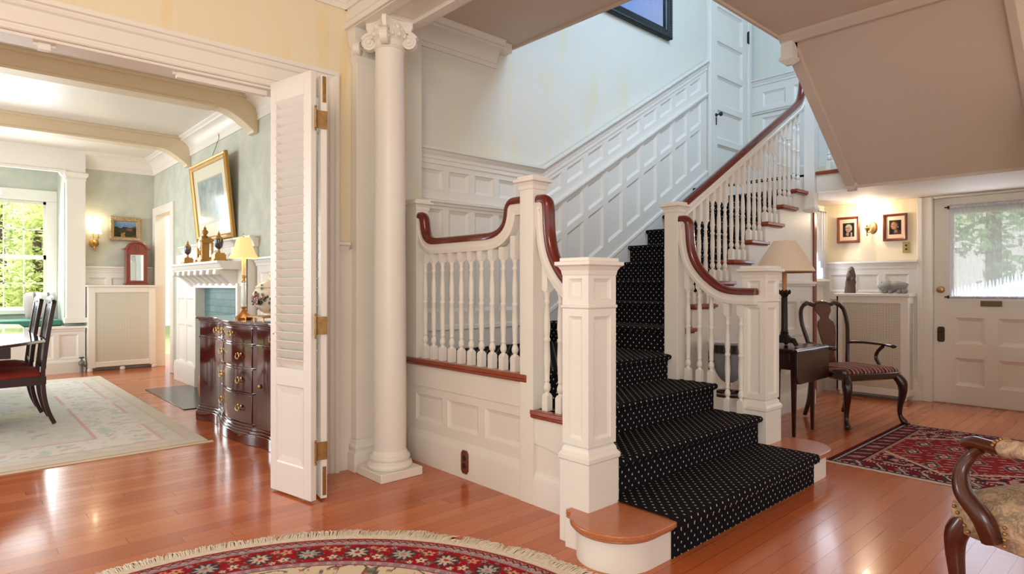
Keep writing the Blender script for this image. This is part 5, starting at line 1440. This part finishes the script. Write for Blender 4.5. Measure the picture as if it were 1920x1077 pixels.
# ---- dark armchair with striped seat
A1 = thing('armchair', 'dark carved armchair with open vase-shaped back and striped seat by the radiator cover', 'chair', (5.93, 2.02, .0075), -.438)
DK = M['dark']
for s in (-1, 1):
    m = MB(); P = spline([(s * .27, -.225, .42), (s * .30, -.262, .355), (s * .302, -.268, .27), (s * .292, -.25, .15), (s * .295, -.25, .07), (s * .31, -.275, .02), (s * .315, -.285, .004)], 4)
    m.tube(P, [interp([0, 4, 8, 12, 16, 20, 24], [.036, .042, .032, .021, .017, .028, .022], i) for i in range(len(P))], 10); m.ball((s * .316, -.286, .012), .032, .036, .012, 10, 6); m.build('front_leg', DK, A1)
    m = MB(); P = spline([(s * .205, .215, .44), (s * .21, .23, .3), (s * .215, .25, .14), (s * .225, .29, .004)], 4); m.tube(P, [lerp(.022, .019, i / len(P)) for i in range(len(P))], 8); m.build('back_leg', DK, A1)
    m = MB(); P = spline([(s * .20, .22, .42), (s * .205, .225, .55), (s * .235, .25, .70), (s * .262, .285, .85), (s * .25, .31, .965), (s * .205, .322, 1.02)], 5); m.tube(P, [(.017, .02)] * len(P), 8); m.build('back_post', DK, A1)
    m = MB(); P = spline([(s * .228, .245, .665), (s * .27, .15, .675), (s * .325, .02, .672), (s * .345, -.08, .665), (s * .335, -.145, .662)], 5); m.tube(P, [(.014, .022)] * (len(P) - 5) + [(.016, .026)] * 5, 10); m.ball((s * .333, -.15, .66), .03, .026, .018, 10, 7)
    P = spline([(s * .275, -.02, .41), (s * .30, -.04, .47), (s * .318, .015, .54), (s * .322, .0, .60), (s * .335, -.05, .655)], 5); m.tube(P, [.022, .022, .021, .02, .019, .018] + [.016] * (len(P) - 6), 8); m.build('arm', DK, A1)
m = MB()
rg = lambda i, z: [(-.30 + i, -.25 + i, z), (-.15, -.268 + i, z), (.15, -.268 + i, z), (.30 - i, -.25 + i, z), (.225 - i, .235 - i, z), (-.225 + i, .235 - i, z)]
m.rings([rg(.03, .385), rg(.0, .40), rg(0, .445), rg(.012, .452)]); m.build('seat_frame', DK, A1, bevel=.004)
n = NT('striped_seat_cloth'); n.set(.9)
gx = n.math('FRACT', n.math('MULTIPLY', n.sep(n.coord('Object'))[0], 8.5))
n.base(n.ramp(gx, [(0, (40, 30, 40)), (.16, (40, 30, 40)), (.18, (196, 170, 140)), (.24, (196, 170, 140)), (.26, (120, 40, 38)), (.5, (120, 40, 38)), (.52, (188, 160, 130)), (.58, (150, 110, 90)), (.62, (48, 56, 60)), (.78, (48, 56, 60)), (.8, (170, 90, 74)), (.92, (128, 50, 46))], 'CONSTANT'))
m = MB(); m.rings([rg(.012, .45), rg(.014, .468), rg(.04, .488), rg(.10, .498)]); m.build('seat', n.mat, A1, ang=60, label='seat in dark red and cream stripes')
m = MB(); P = spline([(-.215, .32, 1.012), (-.16, .325, 1.035), (-.10, .327, 1.02), (-.05, .328, 1.03), (0, .328, 1.038), (.05, .328, 1.03), (.10, .327, 1.02), (.16, .325, 1.035), (.215, .32, 1.012)], 4); m.tube(P, [(.021, .016)] * len(P), 8); m.build('crest_rail', DK, A1)
m = MB(); half = [(.055, .46), (.06, .50), (.05, .55), (.05, .60), (.075, .68), (.092, .76), (.098, .82), (.085, .86), (.05, .885), (.042, .90), (.062, .93), (.085, .96), (.09, 1.0), (.07, 1.03)]
ymid = lambda z: interp([.46, .6, .8, 1.03], [.222, .225, .262, .322], z)
m.rings([[(-w_, ymid(z) - .008, z), (w_, ymid(z) - .008, z), (w_, ymid(z) + .008, z), (-w_, ymid(z) + .008, z)] for w_, z in half]); m.build('splat', wood('splat_veneer', (64, 22, 14), (104, 44, 28), .2), A1, ang=25, label='vase-shaped splat')
# ---- brocade armchair in the foreground
A2 = thing('upholstered_armchair', 'carved wooden armchair in beige brocade with brass nails, nearest the camera at right', 'chair', (2.745, .16, 0), 2.617)
n = NT('beige_brocade'); n.set(.75, 0, .3)
w1 = n.noise(n.coord(), 13, 4, .62, 2.4); w2 = n.noise(n.coord(), 7, 2, .5, 3.2)
cur = n.math('LESS_THAN', n.math('ABSOLUTE', n.math('SUBTRACT', n.math('FRACT', n.math('MULTIPLY', w2, 7)), .5)), .13)
c_ = n.ramp(w1, [(.38, (142, 124, 104)), (.5, (160, 140, 118)), (.56, (184, 154, 128)), (.66, (204, 178, 150))])
n.base(n.mix(n.math('MULTIPLY', cur, .6), c_, (204, 176, 136))); n.bump(n.noise(n.coord(), 260, 2), .25, .003)
BR = n.mat; WD = M['medwood']
for s in (-1, 1):
    m = MB(); P = spline([(s * .282, -.24, .40), (s * .30, -.268, .335), (s * .302, -.275, .27), (s * .298, -.268, .16), (s * .297, -.268, .08), (s * .31, -.30, .02), (s * .315, -.31, .004)], 4)
    m.tube(P, [interp([0, 4, 8, 12, 16, 20, 24], [.034, .037, .031, .024, .02, .026, .02], i) for i in range(len(P))], 12); m.build('front_leg', WD, A2)
    m = MB(); P = spline([(s * .25, .25, .42), (s * .255, .265, .28), (s * .26, .29, .12), (s * .265, .33, .004)], 4); m.tube(P, [.026] * len(P), 10); m.build('back_leg', WD, A2)
    m = MB(); P = spline([(s * .312, -.13, .36), (s * .335, -.145, .43), (s * .35, -.20, .50), (s * .335, -.22, .57), (s * .315, -.20, .625), (s * .31, -.17, .655)], 6)
    m.tube(P, [interp([0, 6, 12, 18, 24, 30], [(.03, .034), (.03, .032), (.028, .028), (.022, .022), (.019, .019), (.02, .02)][0:1] and [.034, .033, .029, .023, .019, .019], i) for i in range(len(P))], 12)
    P = spline([(s * .308, -.225, .652), (s * .31, -.20, .668), (s * .308, -.14, .668), (s * .30, -.02, .665), (s * .285, .12, .668), (s * .262, .26, .69)], 6); m.tube(P, [(.012, .018), (.019, .026)] + [(.021, .029)] * (len(P) - 2), 12); a_ = m.build('arm', WD, A2, label='curved polished wood arm')
    m = MB(); P = spline([(s * .307, -.105, .674), (s * .302, -.03, .678), (s * .29, .08, .68), (s * .275, .18, .688)], 6); m.tube(P, [(.014, .028)] + [(.03, .036)] * (len(P) - 2) + [(.014, .028)], 14); m.build('arm_pad', BR, a_, ang=60, label='brocade arm pad')
    m = MB()
    for k in range(9):
        t = -1.1 + k * .3; m.ball((s * .307 + .037 * sin(t), -.100 + .006 * cos(t * 2), .676 + .03 * cos(t)), .0055, n=8, m=5)
    m.build('nail_heads', M['gold'], a_, label='brass nail heads')
rg = lambda i, z: [(-.32 + i, -.275 + i, z), (-.18, -.30 + i, z), (0, -.312 + i, z), (.18, -.30 + i, z), (.32 - i, -.275 + i, z), (.31 - i, -.1, z), (.29 - i, .1, z), (.27 - i, .27 - i, z), (-.27 + i, .27 - i, z), (-.29 + i, .1, z), (-.31 + i, -.1, z)]
m = MB(); m.rings([rg(.02, .335), rg(.004, .345), rg(0, .40), rg(.004, .445), rg(.022, .475), rg(.07, .498), rg(.14, .508)]); sf = m.build('seat', BR, A2, ang=60, label='beige brocade seat')
m = MB(); m2 = MB()
q = rg(-.003, .41)
for k in ():
    a_, b_ = V(q[k]), V(q[(k + 1) % 11]); L = (b_ - a_).length; N = int(L / .02)
    for i in range(N):
        p = lerp(a_, b_, i / N); z = .352 if k > 3 else .41 - .058 * (i / N)
        m.ball((p.x, p.y, z), .0055, n=8, m=5)
for i in range(5): m.ball((.322 - .001 * i, -.26 + .012 * i, .43 - i * .018), .0065, n=8, m=5)
for i in range(4): m2.ball((.318, -.085, .36 + i * .02), .0065, n=8, m=5)
m.build('nail_heads', M['gold'], sf, label='brass nail heads'); m2.build('nail_heads', M['gold'], sf, label='brass nail heads beside the arm')
m = MB(); m.sweep([(-.02, -.03), (.02, -.03), (.02, .03), (-.02, .03)], [(.262, .27, .45), (.268, .32, .7), (.25, .37, .95), (.17, .392, 1.03), (0, .40, 1.06), (-.17, .392, 1.03), (-.25, .37, .95), (-.268, .32, .7), (-.262, .27, .45)], (0, 1, 0)); bk = m.build('back_frame', WD, A2, bevel=.008)
m = MB(); g = []
for j in range(9):
    for_ = []
    z = .50 + .5 * j / 8; hw = .235 - .07 * max(0, j - 6) / 2; yb = interp([.45, .7, .95, 1.03], [.285, .33, .375, .39], z)
    g.append([(x, yb - .035 * (1 - (x / hw) ** 2) * sin(pi * j / 8), z) for x in [hw * (i / 6 - 1) for i in range(13)]] + [(hw * (1 - i / 6), yb + .012, z) for i in range(13)])
m.rings(g); m.build('back_pad', BR, bk, ang=60, label='brocade back pad')
# ---- round red rug
def round_rug():
    C, R = (.57, 1.66), 1.335
    th = thing('round_rug', 'round red oriental rug with cream fringe in the foreground', 'rug', (*C, 0), world=True)
    NA, rs = 1500, [.3, .6, .8, .9, .96] + [.985 + .35 * i / 70 for i in range(71)]
    FL = [(206, 190, 172), (150, 150, 146), (216, 150, 122), (178, 176, 166), (222, 200, 176)]
    def rose(dx, dy, s, ca, cb, k=7):
        d = hypot(dx, dy) / s
        if d < .22: return cb
        if d < .72 + .28 * cos(atan2(dy, dx) * k): return ca if d < .78 else cmix(ca, (60, 50, 60), .35)
        return None
    def col(a, r):
        s = a * 1.15; n1 = nz(s * 30, r * 30); n2 = nz(s * 60, r * 60, 5)
        if r > 1.285: return cmix((230, 220, 200), (214, 202, 180), .5 + n2)
        if r > 1.215:
            q = r - 1.215; c = (196, 150, 142)
            if q > .058 or q < .006: return (150, 58, 58)
            zz = abs(((s / .035) % 1) - .5) * 2
            if q > .034:
                if abs(q - .036 - .018 * zz) < .005: c = (56, 60, 66)
                elif abs(q - .044 - .012 * (1 - zz)) < .003: c = (170, 60, 58)
                return c
            f = ((s / .07) % 1) - .5
            x = rose(f * .07, q - .019, .017, (170, 168, 160), (110, 60, 66), 5)
            return x or cmix((190, 146, 150), (134, 124, 130), .5 + n1 * 1.2)
        if r > 1.06:
            q = r - 1.137; c = cmix((164, 26, 34), (142, 22, 36), .5 + n1)
            s += .012 * nz(s * 9, r * 9, 2); q += .009 * nz(s * 11, r * 11, 6); k = floor(s / .21); f = s - (k + .5) * .21
            x = rose(f, q, .054, FL[int(k) % 2 * 3], (196, 128, 112) if k % 2 else (176, 60, 60), 9)
            if x: return cmix(x, (70, 64, 70), .5 if n2 > .28 else 0)
            if hypot(f, q) < .058: return (84, 50, 56)
            for ox, oy, ss, i in ((.105, .038, .03, 2), (.105, -.036, .028, 4), (.062, -.058, .02, 1), (-.062, .056, .02, 2), (-.105, .038, .03, 2), (-.105, -.036, .028, 4), (-.06, -.06, .018, 4), (.06, .06, .018, 1)):
                x = rose(f - ox, q - oy, ss, FL[i], (60, 40, 50), 5)
                if x: return x
            if abs(q - .045 * sin(s * 2 * pi / .21)) < .006: return (84, 84, 76)
            if n2 > .42: return (120, 120, 108)
            return c
        if r > 1.01:
            q = r - 1.01
            if q > .044 or q < .005: return (130, 40, 52)
            f = ((s / .06) % 1) - .5
            x = rose(f * .06, q - .025, .016, (196, 176, 170), (80, 70, 84), 5)
            return x or cmix((182, 130, 134), (140, 116, 128), .5 + n1)
        v = nz(s * 7, r * 9, 9); c = (216, 200, 172)
        if abs(v) < .05: c = (100, 92, 80)
        if n1 > .42: c = (176, 84, 74)
        if n1 < -.45: c = (120, 140, 140)
        return c
    pts = [(*C, .012)]; cols = [(170, 40, 40)]; fs = []
    for r in rs:
        for i in range(NA):
            a = 2 * pi * i / NA; pts.append((C[0] + r * cos(a), C[1] + r * sin(a), .012 if r < 1.33 else .0008)); cols.append(col(a, r))
    for i in range(NA): fs.append((0, 1 + i, 1 + (i + 1) % NA))
    for j in range(len(rs) - 1):
        b, c = 1 + j * NA, 1 + (j + 1) * NA
        for i in range(NA): k = (i + 1) % NA; fs.append((b + i, c + i, c + k, b + k))
    colour_grid(pts, fs, cols, 'rug_field', M['weave'], th)
    m = MB(); random.seed(11)
    for i in range(2600):
        a = 2 * pi * (i + random.random()) / 2600; L = .076 + .028 * nz(a * 7, 2) + random.random() * .022
        sk = nz(a * 14, 7) * .05 + random.gauss(0, .010)
        if nz(a * 11, 3, 8) > .38: L *= .5
        p = [C[0] + 1.325 * cos(a), C[1] + 1.325 * sin(a)]; o = V((cos(a), sin(a), 0)); t = V((-sin(a), cos(a), 0)); w = .0022
        c0 = V((p[0], p[1], .008)); c1 = c0 + o * L * .55 + t * sk * .3 + V((0, 0, .006 * random.random())); c2 = c0 + o * L + t * sk - V((0, 0, .006))
        m.rings([[c - t * w, c + V((0, 0, w)), c + t * w] for c in (c0, c1, c2)], closed=False, caps=False)
    m.build('fringe', simple('cream_wool_fringe', (236, 226, 206), .95, var=.12, scale=40), th, smooth=True, ang=80, norm=False, label='knotted cream fringe').data.materials[0].use_backface_culling = False
round_rug()
# ---- red rug in front of the door
def rect_rug():
    x0, x1, y0, y1 = 4.45, 6.13, .42, 1.672
    th = thing('runner_rug', 'dark red geometric oriental rug in front of the front door', 'rug', (5.3, 1.05, 0), world=True)
    nx, ny = 420, 310; pts = []; cols = []; fs = []
    W2, H2 = (x1 - x0) / 2, (y1 - y0) / 2
    def col(x, y):
        u, v = x - (x0 + W2), y - (y0 + H2); d = min(W2 - abs(u), H2 - abs(v))
        s = u if H2 - abs(v) < W2 - abs(u) else v
        n1 = nz(x * 22, y * 22); n2 = nz(x * 50, y * 50, 4)
        red = cmix((134, 26, 30), (110, 18, 28), .5 + n1)
        if d < .022: return (96, 14, 20)
        if d < .03: return (26, 22, 34)
        if d < .055:
            return (206, 196, 180) if ((s / .045) % 1) < .6 and abs(d - .043) < .008 else (60, 62, 70)
        if d < .062: return (30, 22, 32)
        if d < .165:
            f = (s / .13) % 1 - .5; q = (d - .113) / .05; e = abs(f) * 2.2 + abs(q) * .8
            k = floor(s / .13) % 3
            if abs(f * 1.3 - q * .32) < .06: return (198, 186, 172)
            if e < .35: return ((190, 150, 136), (104, 98, 96), (170, 50, 46))[k]
            if e < .8: return ((74, 66, 64), (130, 108, 104), (58, 56, 70))[k]
            return red if n2 < .3 else (40, 26, 34)
        if d < .175: return (30, 22, 32)
        if d < .20: return (204, 180, 160) if ((s / .022) % 1) < .45 else (134, 24, 30)
        a = abs(u) / (W2 - .2) + abs(v) / (H2 - .2) * .55
        if abs(a - .98) < .02: return (206, 190, 172)
        if abs(a - .93) < .012: return (196, 150, 120) if ((u / .03) % 1) < .5 else (130, 22, 30)
        if a > 1:
            if n1 > .15: return (176, 140, 132)
            if n1 < -.2: return (44, 34, 44)
            if n2 > .3: return (206, 190, 176)
            return red
        f, g = (u / .30) % 1 - .5, (v / .19) % 1 - .5; e = abs(f) * 1.2 + abs(g) * 1.4
        if e < .12: return (196, 70, 56)
        if e < .2: return (206, 190, 170)
        if e < .36: return (58, 56, 60) if n2 < .2 else (140, 124, 116)
        if abs(e - .44) < .02: return (190, 150, 140)
        if abs(((u + v * .4) / .075) % 1 - .5) < .1 and n1 > 0: return (188, 164, 152)
        if n2 > .36: return (70, 60, 66)
        return cmix(red, (168, 34, 30), .4)
    for j in range(ny + 1):
        for i in range(nx + 1):
            x, y = lerp(x0, x1, i / nx), lerp(y0, y1, j / ny); pts.append((x, y, .0045)); cols.append(col(x, y))
    for j in range(ny):
        for i in range(nx):
            a = j * (nx + 1) + i; fs.append((a, a + 1, a + nx + 2, a + nx + 1))
    b = len(pts)
    for x, y in ((x0, y0), (x1, y0), (x1, y1), (x0, y1)): pts.append((x, y, .0005)); cols.append((96, 14, 20))
    q = [0, nx, (ny + 1) * (nx + 1) - 1, ny * (nx + 1)]
    for k in range(4): fs.append((b + k, b + (k + 1) % 4, q[(k + 1) % 4], q[k]))
    colour_grid(pts, fs, cols, 'rug_field', M['weave'], th)
    for xe, sg in ((x0, -1), (x1, 1)):
        m = MB(); N = 90
        o = [(xe + sg * (.028 + .008 * nz(i * .5, xe)), lerp(y0, y1 + .01, i / N)) for i in range(N + 1)]
        a = m.add([(xe, y, .007) for _, y in o]); c = m.add([(x, y, .002) for x, y in o])
        for i in range(N): m.fc([a + i, a + i + 1, c + i + 1, c + i])
        m.build('fringe', simple('worn_white_fringe', (206, 192, 176), .95, var=.2, scale=60), th, label='short worn white fringe')
rect_rug()
# ================================================================ gardens outside the windows
def foliage(m, c, r, n, s, seed):
    random.seed(seed)
    for i in range(n):
        d = V((random.gauss(0, 1), random.gauss(0, 1), random.gauss(0, 1))).normalized() * (random.random() ** .4)
        p = V(c) + V((d.x * r[0], d.y * r[1], d.z * r[2])); a = V((random.gauss(0, 1), random.gauss(0, 1), random.gauss(0, .6))).normalized(); b = a.orthogonal().normalized(); w = s * (.6 + .8 * random.random())
        m.face([p - a * w, p + b * w * .45, p + a * w, p - b * w * .45])
def leafm(name, c1, c2):
    n = NT(name); n.set(.6); f = n.noise(n.geo(), 3.5, 4)
    col_ = n.mix(n.math('MULTIPLY', n.math('SUBTRACT', f, .3), 2.2), c1, c2)
    n.base(col_); t = n.node('ShaderNodeBsdfTranslucent'); n.link(col_, t.inputs[0]); mx = n.node('ShaderNodeMixShader'); mx.inputs[0].default_value = .45
    n.link(n.b.outputs[0], mx.inputs[1]); n.link(t.outputs[0], mx.inputs[2]); n.link(mx.outputs[0], n.out.inputs[0]); return n.mat
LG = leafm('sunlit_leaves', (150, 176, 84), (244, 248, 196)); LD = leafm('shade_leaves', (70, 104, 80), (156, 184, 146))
BK = simple('tree_bark', (92, 80, 70), .9, var=.3)
def tree(loc, label, group, h, crowns, mat, seed, tr=.1):
    r = thing('garden_tree', label, 'tree', loc, 0, group)
    m = MB(); m.tube(spline([(0, 0, -.1), (.05, .02, h * .4), (-.04, 0, h * .8), (0, 0, h)], 4), [lerp(tr, tr * .5, i / 12) for i in range(13)], 10); m.build('trunk', BK, r)
    m = MB()
    for c, rr, n_ in crowns: foliage(m, c, rr, n_, .055 if mat is LG else .085, seed); seed += 1
    m.build('foliage', mat, r, smooth=False, norm=False)
G1, G2 = 'shrubs outside the dining window', 'trees outside the front door'
tree((1.15, 13.2, 0), 'lime green shrub closest to the glass of the dining window', G1, 2.2, [((0, 0, 1.0), (.55, .5, .9), 2200), ((.1, .1, 2.3), (.5, .5, .8), 1600)], LG, 21)
tree((.75, 15.4, 0), 'second lime green shrub behind, toward the left of the dining window', G1, 2.8, [((0, 0, 1.2), (.8, .7, 1.1), 2200), ((.1, 0, 2.9), (.7, .6, .9), 1300)], LG, 31)
tree((2.2, 18.6, 0), 'darker tree farther behind the shrubs of the dining window', G1, 3.4, [((0, 0, 2.8), (1.5, .9, 1.6), 1500)], LD, 41)
tree((11.4, 1.9, -.3), 'grey-green tree with straight trunk seen through the lace of the front door', G2, 4.5, [((.2, .2, 3.0), (1.2, 1.3, 1.1), 1500), ((.0, -.6, 1.6), (.6, .8, .5), 400)], LD, 51, .12)
tree((9.6, 2.3, -.3), 'low dark bush at the left of the front door glass', G2, 1.0, [((0, 0, .8), (.45, .5, .6), 900)], LD, 61)
tree((15.6, .2, -.3), 'paler tree in the distance through the front door glass', G2, 4.5, [((0, 0, 2.6), (1.6, 1.5, 1.5), 1300)], LD, 71)
n = NT('garden_lawn'); n.set(.9); n.base(n.mix(n.noise(n.geo(), 6, 4), (120, 140, 80), (190, 196, 140)))
m = MB(); m.box(-8, 8.2, 12.3, 26, -.5, -.3); m.box(8.4, 26, -10, 12, -.5, -.3); o = struct(m.build('ground', n.mat, smooth=False))
# ================================================================ light
w = bpy.data.worlds.new('sky'); SC.world = w; w.use_nodes = True
bg = w.node_tree.nodes['Background']; bg.inputs[0].default_value = (1.0, .97, .93, 1); bg.inputs[1].default_value = 1.0
def area(name, loc, target, size, power, col, sy=None):
    L = bpy.data.lights.new(name, 'AREA'); L.energy = power; L.color = col; L.size = size
    if sy: L.shape = 'RECTANGLE'; L.size_y = sy
    o = bpy.data.objects.new(name, L); COL.objects.link(o); o.location = loc
    o.rotation_euler = (V(target) - V(loc)).to_track_quat('-Z', 'Y').to_euler(); return o
def point(name, loc, power, col, r=.03):
    L = bpy.data.lights.new(name, 'POINT'); L.energy = power; L.color = col; L.shadow_soft_size = r
    o = bpy.data.objects.new(name, L); COL.objects.link(o); o.location = loc; return o
area('assumed_upstairs_window_light', (4.4, 1.2, 5.3), (6.2, 3.9, 3.2), 1.6, 110, (.52, .73, 1))  # cool light for a window assumed upstairs; no such window is built
area('assumed_hall_window_light', (-2.6, -2.4, 1.7), (2.2, 2.6, 1.3), 2.2, 85, (1, .94, .86))  # added for a window assumed behind the camera; that side is left open
area('dining_window_light', (.4, 11.15, 1.75), (.2, 6.5, .9), 1.5, 55, (.84, .95, 1), 1.5)
area('dining_side_fill_light', (-3.0, 8, 1.8), (2.2, 8, 1.2), 3, 150, (.86, .94, 1), 1.6)  # added cool fill that brightens the dining room from its open side
area('garden_sky', (.5, 13.8, 7), (.5, 14, 0), 6, 2200, (1, 1, .94))
area('street_sky', (10.5, 1.5, 8), (11, 1.5, 0), 6, 3000, (.96, .98, 1))
area('door_daylight', (7.50, 1.3, 1.55), (4, 1.2, 1.2), .6, 6, (.64, .78, 1), .9); area('side_window_daylight', (7.2, 2.76, 1.65), (6.6, 1.5, 1.2), .4, 6, (.8, .88, 1), .7)
point('assumed_hall_lamp', (.1, 1.3, 2.75), 40, (1, .83, .62), .25)  # unseen lamp assumed from the warm light on the hall wall; no fixture modelled
point('sconce_bulb', (7.40, 2.355, 1.97), 8, (1, .84, .6)); point('lamp_bulb', (1.80, 5.25, 1.53), 4, (1, .78, .48)); point('dining_sconce_bulb', (1.535, 10.42, 2.10), 3, (1, .8, .55))
SC.view_settings.view_transform = 'Standard'; SC.view_settings.look = 'None'
SC.view_settings.gamma = 1; SC.view_settings.exposure = .06
